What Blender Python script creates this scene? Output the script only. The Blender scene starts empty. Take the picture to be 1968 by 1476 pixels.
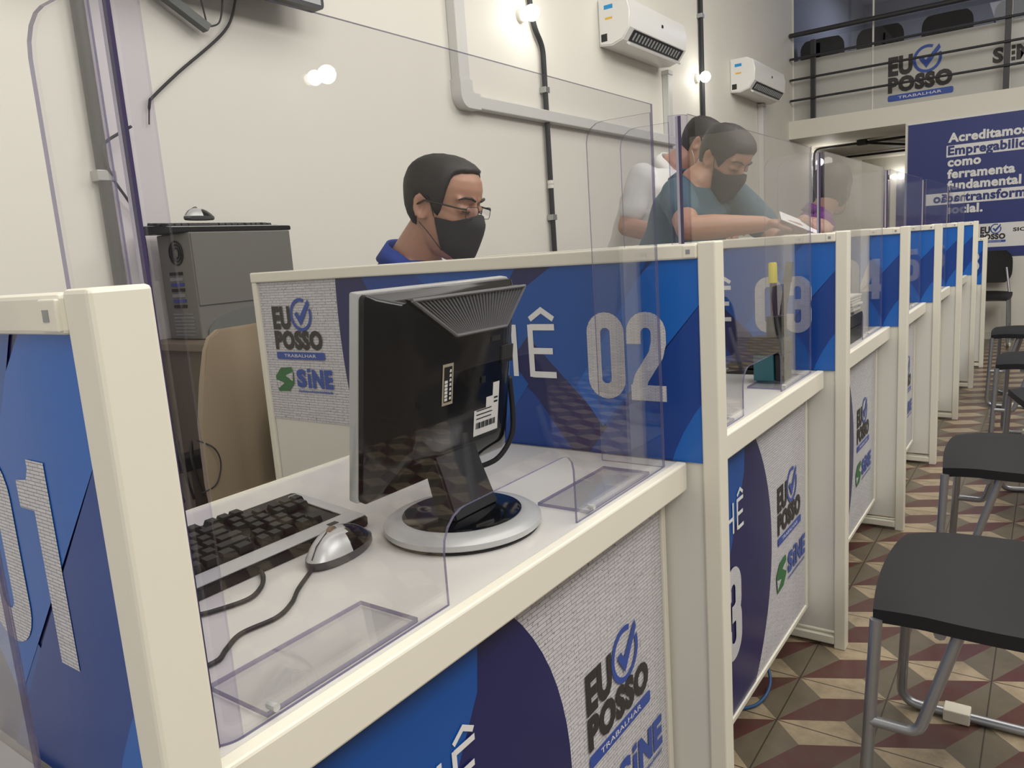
import bpy, bmesh, math, random
import numpy as np
from mathutils import Vector, Matrix
random.seed(7); rng = np.random.default_rng(7)
S = bpy.context.scene; COL = S.collection
# ---------------------------------------------------------------- camera
cam = bpy.data.cameras.new('camera'); co = bpy.data.objects.new('camera', cam); COL.objects.link(co)
cam.sensor_width = 36; cam.lens = 1460/1968*36; cam.clip_start = .02
Rm = Matrix(((.816, -.043, .576), (.573, .178, -.800), (-.069, .983, .170)))
q = Rm.to_quaternion().normalized()
co.matrix_world = Matrix.Translation((0, 0, 1.155)) @ q.to_matrix().to_4x4()
S.camera = co
# ---------------------------------------------------------------- world, lights, exposure
w = bpy.data.worlds.new('world'); S.world = w; w.use_nodes = True
bg = w.node_tree.nodes['Background']; bg.inputs[0].default_value = (1, .97, .94, 1); bg.inputs[1].default_value = .55
S.view_settings.view_transform = 'Standard'; S.view_settings.look = 'None'
S.view_settings.exposure = 0.28; S.view_settings.gamma = 1
S.cycles.transparent_max_bounces = 32; S.cycles.max_bounces = 10
S.cycles.sample_clamp_indirect = 4
def area(name, loc, sx, sy, e, col=(1, .965, .91)):
    l = bpy.data.lights.new(name, 'AREA'); l.shape = 'RECTANGLE'; l.size = sx; l.size_y = sy; l.energy = e; l.color = col
    o = bpy.data.objects.new(name, l); COL.objects.link(o); o.location = loc; return o
area('unseen_overhead_light', (.3, 3.0, 4.15), 2.4, 6.0, 95)
for yy in (-1.2, 1.8, 5.2): area('unseen_overhead_light', (1.9, yy, 3.5), 1.0, 2.0, 48).rotation_euler = (0, math.radians(48), 0)  # added lights without fixtures, tilted to brighten the customer-side faces
area('unseen_overhead_light', (-1.0, 11.0, 2.1), .8, .8, 3.5)
area('unseen_overhead_light', (-1.0, 10.6, 4.1), 1.6, 1.2, 42)  # unseen added light, brightens the wall behind the mezzanine chairs
# ---------------------------------------------------------------- helpers
MATS = {}
def M(name, col, rough=.5, metal=0., spec=.5, emis=None, es=0., bump=0., bscale=60, coat=0.):
    if name in MATS: return MATS[name]
    m = bpy.data.materials.new(name); m.use_nodes = True; nt = m.node_tree; b = nt.nodes['Principled BSDF']
    b.inputs['Base Color'].default_value = (*col, 1); b.inputs['Roughness'].default_value = rough
    b.inputs['Metallic'].default_value = metal; b.inputs['Specular IOR Level'].default_value = spec
    b.inputs['Coat Weight'].default_value = coat
    if emis: b.inputs['Emission Color'].default_value = (*emis, 1); b.inputs['Emission Strength'].default_value = es
    tc = nt.nodes.new('ShaderNodeTexCoord'); n = nt.nodes.new('ShaderNodeTexNoise'); n.inputs['Scale'].default_value = bscale
    n.inputs['Detail'].default_value = 4
    nt.links.new(tc.outputs['Object'], n.inputs['Vector'])
    mr = nt.nodes.new('ShaderNodeMapRange'); mr.inputs[3].default_value = max(rough-.02, .02); mr.inputs[4].default_value = min(rough+.02, 1)
    nt.links.new(n.outputs[0], mr.inputs[0])
    if rough > .35: nt.links.new(mr.outputs[0], b.inputs['Roughness'])
    if bump:
        bp = nt.nodes.new('ShaderNodeBump'); bp.inputs['Strength'].default_value = bump; bp.inputs['Distance'].default_value = .002
        nt.links.new(n.outputs[0], bp.inputs['Height']); nt.links.new(bp.outputs[0], b.inputs['Normal'])
    MATS[name] = m; return m
def root(name, label, cat, loc=(0, 0, 0), group=None):
    o = bpy.data.objects.new(name, None); COL.objects.link(o); o.location = loc; o.empty_display_size = .1
    o['label'] = label; o['category'] = cat
    if group: o['group'] = group
    return o
def base_of(p):
    v = Vector((0, 0, 0))
    while p is not None: v = v + p.location; p = p.parent
    return v
def mk(name, bm, mats, parent=None, smooth=False, label=None, cat=None, group=None, kind=None, loc=None):
    """link one bmesh (or mesh) as one object; geometry given in world space of an unrotated parent"""
    if isinstance(bm, bmesh.types.BMesh):
        me = bpy.data.meshes.new(name); bmesh.ops.recalc_face_normals(bm, faces=bm.faces) if getattr(mk, 'recalc', True) else None
        bm.to_mesh(me); bm.free()
    else: me = bm; me.name = name
    if not isinstance(mats, (list, tuple)): mats = [mats]
    if len(me.materials) == 0:
        for m in mats: me.materials.append(m)
    if smooth is True:
        me.polygons.foreach_set('use_smooth', [True]*len(me.polygons))
    elif smooth:
        me.polygons.foreach_set('use_smooth', [True]*len(me.polygons)); me.set_sharp_from_angle(angle=math.radians(smooth))
    o = bpy.data.objects.new(name, me); COL.objects.link(o)
    off = base_of(parent) if parent else Vector(loc or (0, 0, 0))
    if off.length > 0: me.transform(Matrix.Translation(-off))
    if parent: o.parent = parent
    elif loc: o.location = loc
    if label: o['label'] = label
    if cat: o['category'] = cat
    if group: o['group'] = group
    if kind: o['kind'] = kind
    return o
def B(): return bmesh.new()
def box(bm, lo, hi, mi=0, bev=0.):
    x0, y0, z0 = lo; x1, y1, z1 = hi
    vs = [bm.verts.new(p) for p in ((x0,y0,z0),(x1,y0,z0),(x1,y1,z0),(x0,y1,z0),(x0,y0,z1),(x1,y0,z1),(x1,y1,z1),(x0,y1,z1))]
    fs = [bm.faces.new([vs[i] for i in f]) for f in ((3,2,1,0),(4,5,6,7),(0,1,5,4),(1,2,6,5),(2,3,7,6),(3,0,4,7))]
    for f in fs: f.material_index = mi
    if bev:
        es = list({e for f in fs for e in f.edges})
        r = bmesh.ops.bevel(bm, geom=es, offset=bev, segments=2, affect='EDGES', profile=.5)
        for f in r['faces']: f.material_index = mi
    return vs
def bx(lo, hi, bev=0.):
    bm = B(); box(bm, lo, hi, 0, bev); return bm
def frame(d):
    d = d.normalized(); u = Vector((0, 0, 1)) if abs(d.z) < .9 else Vector((1, 0, 0))
    a = d.cross(u).normalized(); return a, d.cross(a).normalized()
def tube(bm, pts, r, n=10, mi=0, caps=True):
    pts = [Vector(p) for p in pts]; rings = []; k = len(pts); a = None
    for i, p in enumerate(pts):
        d = (pts[min(i+1, k-1)]-pts[max(i-1, 0)]).normalized()
        if a is None: a, b = frame(d)
        else:
            a = (a - d*a.dot(d)); a = a.normalized() if a.length > 1e-6 else frame(d)[0]; b = d.cross(a).normalized()
        rr = r[i] if isinstance(r, (list, tuple)) else r
        rings.append([bm.verts.new(p + a*rr*math.cos(2*math.pi*j/n) + b*rr*math.sin(2*math.pi*j/n)) for j in range(n)])
    for i in range(k-1):
        for j in range(n):
            f = bm.faces.new((rings[i][j], rings[i][(j+1) % n], rings[i+1][(j+1) % n], rings[i+1][j])); f.material_index = mi
    if caps:
        f = bm.faces.new(rings[0][::-1]); f.material_index = mi; f = bm.faces.new(rings[-1]); f.material_index = mi
def smooth_path(P, n=8):
    P = [Vector(p) for p in P]; out = []
    for i in range(len(P)-1):
        p0, p1, p2, p3 = P[max(i-1, 0)], P[i], P[i+1], P[min(i+2, len(P)-1)]
        for k in range(n):
            t = k/n
            out.append(.5*((2*p1)+(p2-p0)*t+(2*p0-5*p1+4*p2-p3)*t*t+(3*p1-p0-3*p2+p3)*t**3))
    out.append(P[-1]); return out
def fillet(P, r, n=5):
    """polyline with its inner corners rounded"""
    P = [Vector(p) for p in P]; out = [P[0]]
    for i in range(1, len(P)-1):
        a = (P[i-1]-P[i]); b = (P[i+1]-P[i]); rr = min(r, a.length*.49, b.length*.49)
        p0 = P[i]+a.normalized()*rr; p2 = P[i]+b.normalized()*rr
        for k in range(n+1):
            t = k/n; out.append((1-t)**2*p0+2*t*(1-t)*P[i]+t*t*p2)
    out.append(P[-1]); return out
def loft(bm, rings, mi=0, caps=True):
    R = [[bm.verts.new(p) for p in r] for r in rings]; n = len(R[0])
    for i in range(len(R)-1):
        for j in range(n):
            f = bm.faces.new((R[i][j], R[i][(j+1) % n], R[i+1][(j+1) % n], R[i+1][j])); f.material_index = mi
    if caps:
        bm.faces.new(R[0][::-1]).material_index = mi; bm.faces.new(R[-1]).material_index = mi
def lathe(bm, prof, c=(0, 0, 0), n=40, mi=0, axis='z', sx=1., sy=1.):
    rings = []
    for r, z in prof:
        rings.append([(c[0]+r*sx*math.cos(2*math.pi*j/n), c[1]+r*sy*math.sin(2*math.pi*j/n), c[2]+z) if axis == 'z' else
                      (c[0]+z, c[1]+r*math.cos(2*math.pi*j/n), c[2]+r*math.sin(2*math.pi*j/n)) for j in range(n)])
    loft(bm, rings, mi)
def prism(bm, poly, O, U, V, N, t0, t1, mi=0, side=None):
    """polygon in (U,V) plane at O, from t0 to t1 along N"""
    O, U, V, N = Vector(O), Vector(U), Vector(V), Vector(N)
    a = [bm.verts.new(O+U*p[0]+V*p[1]+N*t0) for p in poly]; b = [bm.verts.new(O+U*p[0]+V*p[1]+N*t1) for p in poly]
    bm.faces.new(a[::-1]).material_index = mi; bm.faces.new(b).material_index = mi
    n = len(poly)
    for i in range(n):
        bm.faces.new((a[i], a[(i+1) % n], b[(i+1) % n], b[i])).material_index = mi if side is None else side
def flat(bm, poly, O, U, V, mi=0):
    O, U, V = Vector(O), Vector(U), Vector(V)
    f = bm.faces.new([bm.verts.new(O+U*p[0]+V*p[1]) for p in poly]); f.material_index = mi
    N = U.cross(V); f.normal_update()
    if f.normal.dot(N) < 0: f.normal_flip()
def rrect(x0, y0, x1, y1, r, n=6):
    out = []
    for cx, cy, a0 in ((x1-r, y0+r, -90), (x1-r, y1-r, 0), (x0+r, y1-r, 90), (x0+r, y0+r, 180)):
        for k in range(n+1):
            a = math.radians(a0+90*k/n); out.append((cx+r*math.cos(a), cy+r*math.sin(a)))
    return out
def clip(poly, x0, y0, x1, y1):
    def cl(P, f, g):
        out = []
        for i in range(len(P)):
            a, b = P[i], P[(i+1) % len(P)]; fa, fb = f(a), f(b)
            if fa >= 0: out.append(a)
            if (fa >= 0) != (fb >= 0):
                t = fa/(fa-fb); out.append((a[0]+(b[0]-a[0])*t, a[1]+(b[1]-a[1])*t))
        return out
    for f in (lambda p: p[0]-x0, lambda p: x1-p[0], lambda p: p[1]-y0, lambda p: y1-p[1]): 
        if poly: poly = cl(poly, f, None)
    return poly
def arc(cx, cy, rx, ry, a0, a1, n=12):
    return [(cx+rx*math.cos(math.radians(a0+(a1-a0)*k/n)), cy+ry*math.sin(math.radians(a0+(a1-a0)*k/n))) for k in range(n+1)]
def strip(bm, path, wd, O, U, V, mi=0, closed=False):
    P = [Vector((*p, 0)) for p in path]; n = len(P); L = []; R = []
    for i in range(n):
        if closed: d0 = P[i]-P[i-1]; d1 = P[(i+1) % n]-P[i]
        else: d0 = P[i]-P[max(i-1, 0)]; d1 = P[min(i+1, n-1)]-P[i]
        if d0.length < 1e-9: d0 = d1
        if d1.length < 1e-9: d1 = d0
        d0.normalize(); d1.normalize(); t = (d0+d1)
        t = t.normalized() if t.length > 1e-6 else d1
        nn = Vector((-t.y, t.x, 0)); c = max(.45, nn.dot(Vector((-d1.y, d1.x, 0)))); h = wd/2/c
        L.append(P[i]+nn*h); R.append(P[i]-nn*h)
    for i in range(n if closed else n-1):
        j = (i+1) % n; flat(bm, [(R[i].x, R[i].y), (R[j].x, R[j].y), (L[j].x, L[j].y), (L[i].x, L[i].y)], O, U, V, mi)
# ---- lettering
_tc = {}
def text_geo(s, bold=0.):
    k = (s, bold)
    if k in _tc: return _tc[k]
    c = bpy.data.curves.new('t', 'FONT'); c.body = s; c.size = 1; c.offset = bold; c.resolution_u = 3; c.space_character = 1+bold*1.6
    o = bpy.data.objects.new('t', c); COL.objects.link(o); dg = bpy.context.evaluated_depsgraph_get(); dg.update()
    me = bpy.data.meshes.new_from_object(o.evaluated_get(dg)); V = np.array([v.co[:2] for v in me.vertices]); F = [list(p.vertices) for p in me.polygons]
    bpy.data.objects.remove(o); bpy.data.curves.remove(c); bpy.data.meshes.remove(me)
    _tc[k] = (V, F); return V, F
def text(bm, s, O, U, V, x, y, h, wd=None, bold=0., mi=0, xs=1.):
    """text with lower-left corner (x,y), capital height h, optional total width"""
    P, F = text_geo(s, bold); P = P.copy(); lo = P.min(0); hi = P.max(0)
    sy = h/(hi[1]-lo[1]) if s.upper() == s else h/.72
    if s.upper() != s: lo = np.array([lo[0], 0.])
    sx = wd/(hi[0]-lo[0]) if wd else sy*xs
    O, U, V = Vector(O), Vector(U), Vector(V); N = U.cross(V)
    vs = [bm.verts.new(O+U*(x+(p[0]-lo[0])*sx)+V*(y+(p[1]-lo[1])*sy)) for p in P]
    for f in F:
        try: q_ = bm.faces.new([vs[i] for i in f])
        except ValueError: continue
        q_.material_index = mi; q_.normal_update()
        if q_.normal.dot(N) < 0: q_.normal_flip()
def digit(d):
    """centre lines of a condensed digit in a 1 x 2.2 box, stroke .34"""
    t, b = 2.03, .17
    if d == '0': return [(arc(.5, 1.7, .33, .33, 0, 180)+arc(.5, .5, .33, .33, 180, 360), True)]
    if d == '2': return [(arc(.5, 1.7, .33, .33, 180, 0)+[(.83, 1.45), (.75, 1.15), (.35, .55), (.24, .17)], False), ([(.06, .17), (1, .17)], False), ([(.17, 1.72), (.17, 1.42)], False)]
    if d == '3': return [(arc(.5, 1.7, .33, .33, 180, 0)+[(.83, 1.4)]+arc(.6, 1.35, .23, .23, 0, -80, 6), False), (arc(.6, .87, .23, .23, 80, 0, 6)+arc(.5, .5, .33, .33, 0, -180)+[(.17, .74)], False), ([(.40, 1.11), (.72, 1.11)], False), ([(.17, 1.72), (.17, 1.46)], False)]
    if d == '4': return [([(.74, 0), (.74, 2.2)], False), ([(.62, 2.1), (.16, .75), (.16, .62), (1.02, .62)], False)]
    if d == '5': return [([(.9, t), (.2, t), (.2, 1.2), (.3, 1.27)]+arc(.5, 1.0, .33, .33, 110, 0)+arc(.5, .5, .33, .33, 0, -180), False)]
    if d == '6': return [(arc(.5, 1.7, .33, .33, 0, 180)+arc(.5, .5, .33, .33, 180, 360)+arc(.5, .95, .33, .33, 0, 150), False)]
    if d == '7': return [([(.06, t), (.84, t), (.8, 1.7), (.42, 0)], False)]
    return [(arc(.5, 1.66, .3, .36, -90, 270, 24), True), (arc(.5, .6, .33, .43, -90, 270, 24), True)]
def number(bm, s, O, U, V, x, y, wd, h, gap, mi=0):
    for c in s:
        if c == '1':
            for q_ in ([(.45, 0), (.82, 0), (.82, 2.2), (.45, 2.2)], [(.14, 1.66), (.45, 1.66), (.45, 2.1), (.38, 1.98), (.14, 1.95)]): flat(bm, [(x+p[0]*wd, y+p[1]*h/2.2) for p in q_], O, U, V, mi)
        for k_, (P, cl) in enumerate(digit(c) if c != '1' else ()):
            strip(bm, [(x+p[0]*wd, y+p[1]*h/2.2) for p in P], .39*wd, Vector(O)+Vector(U).cross(Vector(V))*.00025*k_, U, V, mi, cl)
        x += wd+gap
LET = {'G': [arc(.5, .5, .42, .45, 40, 320, 16)+[(.9, .48), (.55, .48)]], 'U': [[(.1, 1), (.1, .4)]+arc(.5, .4, .4, .35, 180, 360, 10)+[(.9, .4), (.9, 1)]],
       'I': [[(.2, 0), (.2, 1)]], 'C': [arc(.5, .5, .42, .45, 42, 318, 16)], 'H': [[(.1, 0), (.1, 1)], [(.85, 0), (.85, 1)], [(.1, .5), (.85, .5)]],
       'E': [[(.12, 0), (.12, 1)], [(.12, .95), (.9, .95)], [(.12, .5), (.82, .5)], [(.12, .05), (.9, .05)]]}
def guiche(bm, O, U, V, xr, y, h, lw, mi=0):
    """thin open lettering GUICHE with its circumflex, right edge at xr"""
    x = xr-(5*1.28+.65)*lw
    for c in 'GUICHE':
        for k_, P in enumerate(LET[c]): strip(bm, [(x+p[0]*lw, y+p[1]*h) for p in P], lw*.17, Vector(O)+Vector(U).cross(Vector(V))*.0002*k_, U, V, mi)
        if c == 'E': strip(bm, [(x+.12*lw, y+1.1*h), (x+.5*lw, y+1.27*h), (x+.88*lw, y+1.1*h)], lw*.15, O, U, V, mi)
        x += (.65 if c == 'I' else 1.28)*lw
# ---- materials
cream = M('cream_profile', (.80, .77, .66), .38, bump=.03)
white_panel = M('white_panel', (.74, .73, .67), .42)
counter_white = M('counter_laminate', (.62, .61, .585), .22, bscale=20)
wall_m = M('wall_paint', (.74, .72, .655), .62, bump=.12, bscale=9)
black_pl = M('black_plastic', (.010, .011, .013), .34, 0, .3)
black_gl = M('black_gloss_plastic', (.004, .0045, .006), .09, 0, .34)
black_mt = M('black_rubber', (.015, .015, .017), .6)
silver = M('silver_plastic', (.50, .51, .51), .3, .25)
steel = M('grey_steel', (.36, .37, .39), .32, .7)
dark_pipe = M('dark_conduit', (.026, .028, .031), .5, 0, .3)
galv = M('galvanised_clip', (.45, .46, .45), .35, .8)
seat_m = M('charcoal_seat', (.016, .0165, .018), .6, 0, .3, bump=.1, bscale=300)
beige_tower = M('grey_case', (.145, .142, .128), .45)
tan = M('tan_board', (.30, .235, .155), .5, bscale=12)
brown = M('brown_wood', (.09, .07, .05), .6)
paper = M('paper', (.8, .79, .76), .7)
rail_m = M('rail_paint', (.03, .031, .036), .35)
navy = M("navy_print", (.013, .016, .100), .3)
blue = M('blue_print', (.004, .082, .36), .28)
blue2 = M('light_blue_print', (.010, .125, .50), .28)
blue3 = M('deep_blue_print', (.008, .050, .27), .28)
logo_blue = M('logo_blue', (.03, .075, .36), .4)
logo_black = M('logo_black', (.03, .027, .028), .5)
logo_green = M('logo_green', (.035, .16, .05), .5)
print_white = M('print_white', (.78, .78, .78), .5)
clip_m = M('cream_clip', (.78, .74, .60), .5)
yellow = M('highlighter_yellow', (.75, .66, .02), .4)
def brickmat(name, scale, base=(.66, .65, .68), dark=(.12, .12, .14), mort=.045):
    m = bpy.data.materials.new(name); m.use_nodes = True; nt = m.node_tree; b = nt.nodes['Principled BSDF']; b.inputs['Roughness'].default_value = .5
    tc = nt.nodes.new('ShaderNodeTexCoord'); sp = nt.nodes.new('ShaderNodeSeparateXYZ'); ad = nt.nodes.new('ShaderNodeMath'); cb = nt.nodes.new('ShaderNodeCombineXYZ')
    nt.links.new(tc.outputs['Object'], sp.inputs[0]); nt.links.new(sp.outputs[0], ad.inputs[0]); nt.links.new(sp.outputs[1], ad.inputs[1])
    nt.links.new(ad.outputs[0], cb.inputs[0]); nt.links.new(sp.outputs[2], cb.inputs[1])
    br = nt.nodes.new('ShaderNodeTexBrick'); br.inputs['Scale'].default_value = scale; br.inputs['Mortar Size'].default_value = mort
    br.inputs['Mortar Smooth'].default_value = .3; br.inputs['Brick Width'].default_value = 1.3; br.offset = .37
    br.inputs['Color1'].default_value = (*base, 1); br.inputs['Color2'].default_value = (base[0]*.9, base[1]*.9, base[2]*.9, 1); br.inputs['Mortar'].default_value = (*[c*.28 for c in base], 1)
    no = nt.nodes.new('ShaderNodeTexNoise'); no.inputs['Scale'].default_value = 170; no.inputs['Detail'].default_value = 5
    cr = nt.nodes.new('ShaderNodeMapRange'); cr.inputs[1].default_value = .60; cr.inputs[2].default_value = .72
    mx = nt.nodes.new('ShaderNodeMixRGB'); mx.inputs[2].default_value = (*dark, 1)
    nt.links.new(cb.outputs[0], br.inputs[0]); nt.links.new(cb.outputs[0], no.inputs['Vector']); nt.links.new(no.outputs[0], cr.inputs[0])
    nt.links.new(cr.outputs[0], mx.inputs[0]); nt.links.new(br.outputs[0], mx.inputs[1]); nt.links.new(mx.outputs[0], b.inputs['Base Color'])
    return m
brick_print = brickmat('brick_print', 40, (.66, .65, .68), (.10, .10, .12), .022)
brick_digit = brickmat('brick_digit', 95, (.72, .71, .74), (.50, .49, .52), .03)
def acrylic(name, tint, refl=1.):
    m = bpy.data.materials.new(name); m.use_nodes = True; nt = m.node_tree; nt.nodes.clear()
    o = nt.nodes.new('ShaderNodeOutputMaterial'); t = nt.nodes.new('ShaderNodeBsdfTransparent'); t.inputs[0].default_value = (*tint, 1)
    g = nt.nodes.new('ShaderNodeBsdfGlossy'); g.inputs[0].default_value = (refl, refl, refl, 1); g.inputs['Roughness'].default_value = .0
    f = nt.nodes.new('ShaderNodeFresnel'); ge = nt.nodes.new('ShaderNodeNewGeometry'); mr = nt.nodes.new('ShaderNodeMapRange')
    mr.inputs[3].default_value = 1.49; mr.inputs[4].default_value = 1/1.49          # a thin slab: same reflectance from either face
    nt.links.new(ge.outputs['Backfacing'], mr.inputs[0]); nt.links.new(mr.outputs[0], f.inputs[0]); mx = nt.nodes.new('ShaderNodeMixShader')
    nt.links.new(f.outputs[0], mx.inputs[0]); nt.links.new(t.outputs[0], mx.inputs[1]); nt.links.new(g.outputs[0], mx.inputs[2]); nt.links.new(mx.outputs[0], o.inputs[0]); return m
acr = acrylic('clear_acrylic', (.965, .965, .972))
acr_bent = acrylic('bent_acrylic', (.87, .86, .92))  # violet tint paints in the blue poster's reflection at the bend
lens_m = acrylic('spectacle_lens', (.97, .97, .97))
def edge_mat():
    m = bpy.data.materials.new('acrylic_edge'); m.use_nodes = True; nt = m.node_tree; nt.nodes.clear()
    o = nt.nodes.new('ShaderNodeOutputMaterial'); t = nt.nodes.new('ShaderNodeBsdfTransparent'); t.inputs[0].default_value = (.62, .60, .74, 1)
    p = nt.nodes.new('ShaderNodeBsdfPrincipled'); p.inputs['Base Color'].default_value = (.20, .185, .30, 1); p.inputs['Roughness'].default_value = .12
    mx = nt.nodes.new('ShaderNodeMixShader'); mx.inputs[0].default_value = .6
    nt.links.new(t.outputs[0], mx.inputs[1]); nt.links.new(p.outputs[0], mx.inputs[2]); nt.links.new(mx.outputs[0], o.inputs[0]); return m
acr_edge = edge_mat()
# ================================================================ SETTING
def floor_mat():
    m = bpy.data.materials.new('hydraulic_tile'); m.use_nodes = True; nt = m.node_tree; b = nt.nodes['Principled BSDF']
    tc = nt.nodes.new('ShaderNodeTexCoord'); sp = nt.nodes.new('ShaderNodeSeparateXYZ'); nt.links.new(tc.outputs['Object'], sp.inputs[0])
    def mt(op, a, b_=None, c=None):
        n = nt.nodes.new('ShaderNodeMath'); n.operation = op
        for i, v in enumerate((a, b_, c)):
            if v is None: continue
            if isinstance(v, (int, float)): n.inputs[i].default_value = v
            else: nt.links.new(v, n.inputs[i])
        return n.outputs[0]
    T = .2083
    a = mt('FRACT', mt('ADD', mt('MULTIPLY', sp.outputs[0], 1/T), 100.41)); c = mt('FRACT', mt('ADD', mt('MULTIPLY', sp.outputs[1], 1/T), 100-.13))
    s1 = mt('GREATER_THAN', mt('ADD', a, c), 1.0)                       # above the anti-diagonal
    topb = mt('MULTIPLY', s1, mt('GREATER_THAN', c, mt('MULTIPLY_ADD', a, .5, .5)))
    botb = mt('MULTIPLY', mt('SUBTRACT', 1., s1), mt('LESS_THAN', c, mt('MULTIPLY', a, .5)))
    beige = mt('ADD', topb, botb)
    lg = mt('MULTIPLY', mt('SUBTRACT', 1., s1), mt('GREATER_THAN', c, mt('MULTIPLY', a, 2.)))
    rg = mt('MULTIPLY', s1, mt('LESS_THAN', c, mt('MULTIPLY_ADD', a, 2., -1.)))
    grey = mt('ADD', lg, rg)
    no = nt.nodes.new('ShaderNodeTexNoise'); no.inputs['Scale'].default_value = 14; no.inputs['Detail'].default_value = 8; no.inputs['Roughness'].default_value = .7
    nt.links.new(tc.outputs['Object'], no.inputs['Vector'])
    def mix(f, c1, c2):
        n = nt.nodes.new('ShaderNodeMixRGB'); nt.links.new(f, n.inputs[0])
        for i, v in ((1, c1), (2, c2)):
            if isinstance(v, tuple): n.inputs[i].default_value = (*v, 1)
            else: nt.links.new(v, n.inputs[i])
        return n.outputs[0]
    col = mix(beige, (.105, .040, .036), (.40, .32, .21)); col = mix(grey, col, (.155, .130, .092))
    dirt = nt.nodes.new('ShaderNodeMapRange'); dirt.inputs[1].default_value = .42; dirt.inputs[2].default_value = .75; dirt.inputs[4].default_value = .65
    nt.links.new(no.outputs[0], dirt.inputs[0]); col = mix(dirt.outputs[0], col, (.10, .08, .055))
    e = mt('MINIMUM', mt('MINIMUM', a, mt('SUBTRACT', 1., a)), mt('MINIMUM', c, mt('SUBTRACT', 1., c)))
    col = mix(mt('LESS_THAN', e, .008), col, (.055, .045, .032))
    nt.links.new(col, b.inputs['Base Color']); b.inputs['Roughness'].default_value = .28
    return m
mk('floor', bx((-2.5, -2.5, -.1), (2.6, 13, 0)), floor_mat(), kind='structure')
mk('wall_left', bx((-2.55, -2.5, 0), (-2.4, 13, 4.3)), wall_m, kind='structure')
mk('wall_right', bx((2.5, -2.5, 0), (2.65, 13, 4.3)), M('wall_grey', (.17, .165, .155), .6), kind='structure')
mk('ceiling', bx((-2.55, -2.5, 4.3), (2.65, 13, 4.4)), M('ceiling_paint', (.75, .73, .67), .7), kind='structure')
mk('wall_back', bx((-1.268, 8.75, 0), (2.5, 8.95, 2.15)), wall_m, kind='structure')
mk('wall_recess', bx((-2.4, 12.6, 0), (2.5, 12.75, 4.3)), wall_m, kind='structure')
mk('trim_mezzanine', bx((-2.4, 8.75, 2.15), (2.5, 12.6, 2.335)), M('fascia_paint', (.76, .73, .65), .6), kind='structure')
mk('baseboard_back', bx((-1.268, 8.735, 0), (2.5, 8.75, .07)), M('baseboard', (.66, .63, .55), .5), kind='structure')
# ================================================================ PARTITIONS
PB = [.245, 1.197, 2.13, 3.13, 4.10, 5.11, 6.13, 7.04]      # rear faces of the partitions
TH = .038; XR = -.43; XL = -1.596; HT = 1.15; ZC = .79
UX, UY, UZ = (1, 0, 0), (0, 1, 0), (0, 0, 1)
def eu_posso(bm, O, U, V, x, y, wd, mi):
    """the EU POSSO check-mark logo in a box of width wd; mi = (black, blue, white)"""
    k, bl, wh = mi; s = wd/.173; Z = Vector(U).cross(Vector(V)).normalized()*.0004
    text(bm, 'EU', O, U, V, x, y+.0715*s, .056*s, .066*s, .058, k)
    text(bm, 'POSSO', O, U, V, x, y+.027*s, .040*s, .170*s, .05, k) if False else text(bm, 'POSSO', O, U, V, x, y+.0232*s, .0465*s, .170*s, .062, k)
    cx, cy = x+.104*s, y+.1065*s
    strip(bm, arc(cx, cy, .034*s, .035*s, 75, -255+75+180+180-300+15, 2)[:0] or arc(cx, cy, .034*s, .035*s, 62, 378-0, 30)[0:0] or arc(cx, cy, .034*s, .035*s, 66, 382, 30), .008*s, O, U, V, bl)
    flat(bm, [(cx-.022*s, cy+.002*s), (cx-.012*s, cy+.008*s), (cx-.004*s, cy-.004*s), (cx+.030*s, cy+.036*s), (cx+.034*s, cy+.024*s), (cx-.002*s, cy-.026*s)], Vector(O)+Z, U, V, bl)
    flat(bm, rrect(x, y, x+.173*s, y+.018*s, .005*s, 3), O, U, V, bl)
    text(bm, 'TRABALHAR', Vector(O)+Z, U, V, x+.028*s, y+.0055*s, .0075*s, .115*s, 0, wh)
def sine(bm, O, U, V, x, y, wd, mi):
    g, bl, wh = mi; s = wd/.2; Z = Vector(U).cross(Vector(V)).normalized()*.0004
    hexa = [(.0, .035), (.022, .055), (.06, .058), (.066, .042), (.064, .018), (.044, 0), (.006, -.002), (.002, .014)]
    flat(bm, [(x+p[0]*s, y+p[1]*s) for p in hexa], O, U, V, g)
    for P in ([(.064, .046), (.036, .037), (.061, .024)], [(.002, .026), (.03, .019), (.006, .005)]):
        flat(bm, [(x+p[0]*s, y+p[1]*s) for p in P], Vector(O)+Z, U, V, wh)
    text(bm, 'S', O, U, V, x+.076*s, y+.010*s, .044*s, .034*s, .06, bl); text(bm, 'NE', O, U, V, x+.131*s, y+.010*s, .044*s, .069*s, .06, bl)
    flat(bm, [(x+.115*s, y+.010*s), (x+.126*s, y+.010*s), (x+.126*s, y+.043*s), (x+.115*s, y+.043*s)], O, U, V, bl); flat(bm, [(x+.115*s, y+.046*s), (x+.126*s, y+.048*s), (x+.126*s, y+.057*s), (x+.115*s, y+.055*s)], O, U, V, bl)
    for k in range(26):
        xx = x+(.078+k*.0046)*s; flat(bm, [(xx, y-.001*s), (xx+.0028*s, y-.001*s), (xx+.0028*s, y+(.003+.003*random.random())*s), (xx, y+.004*s)], O, U, V, bl)
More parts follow.
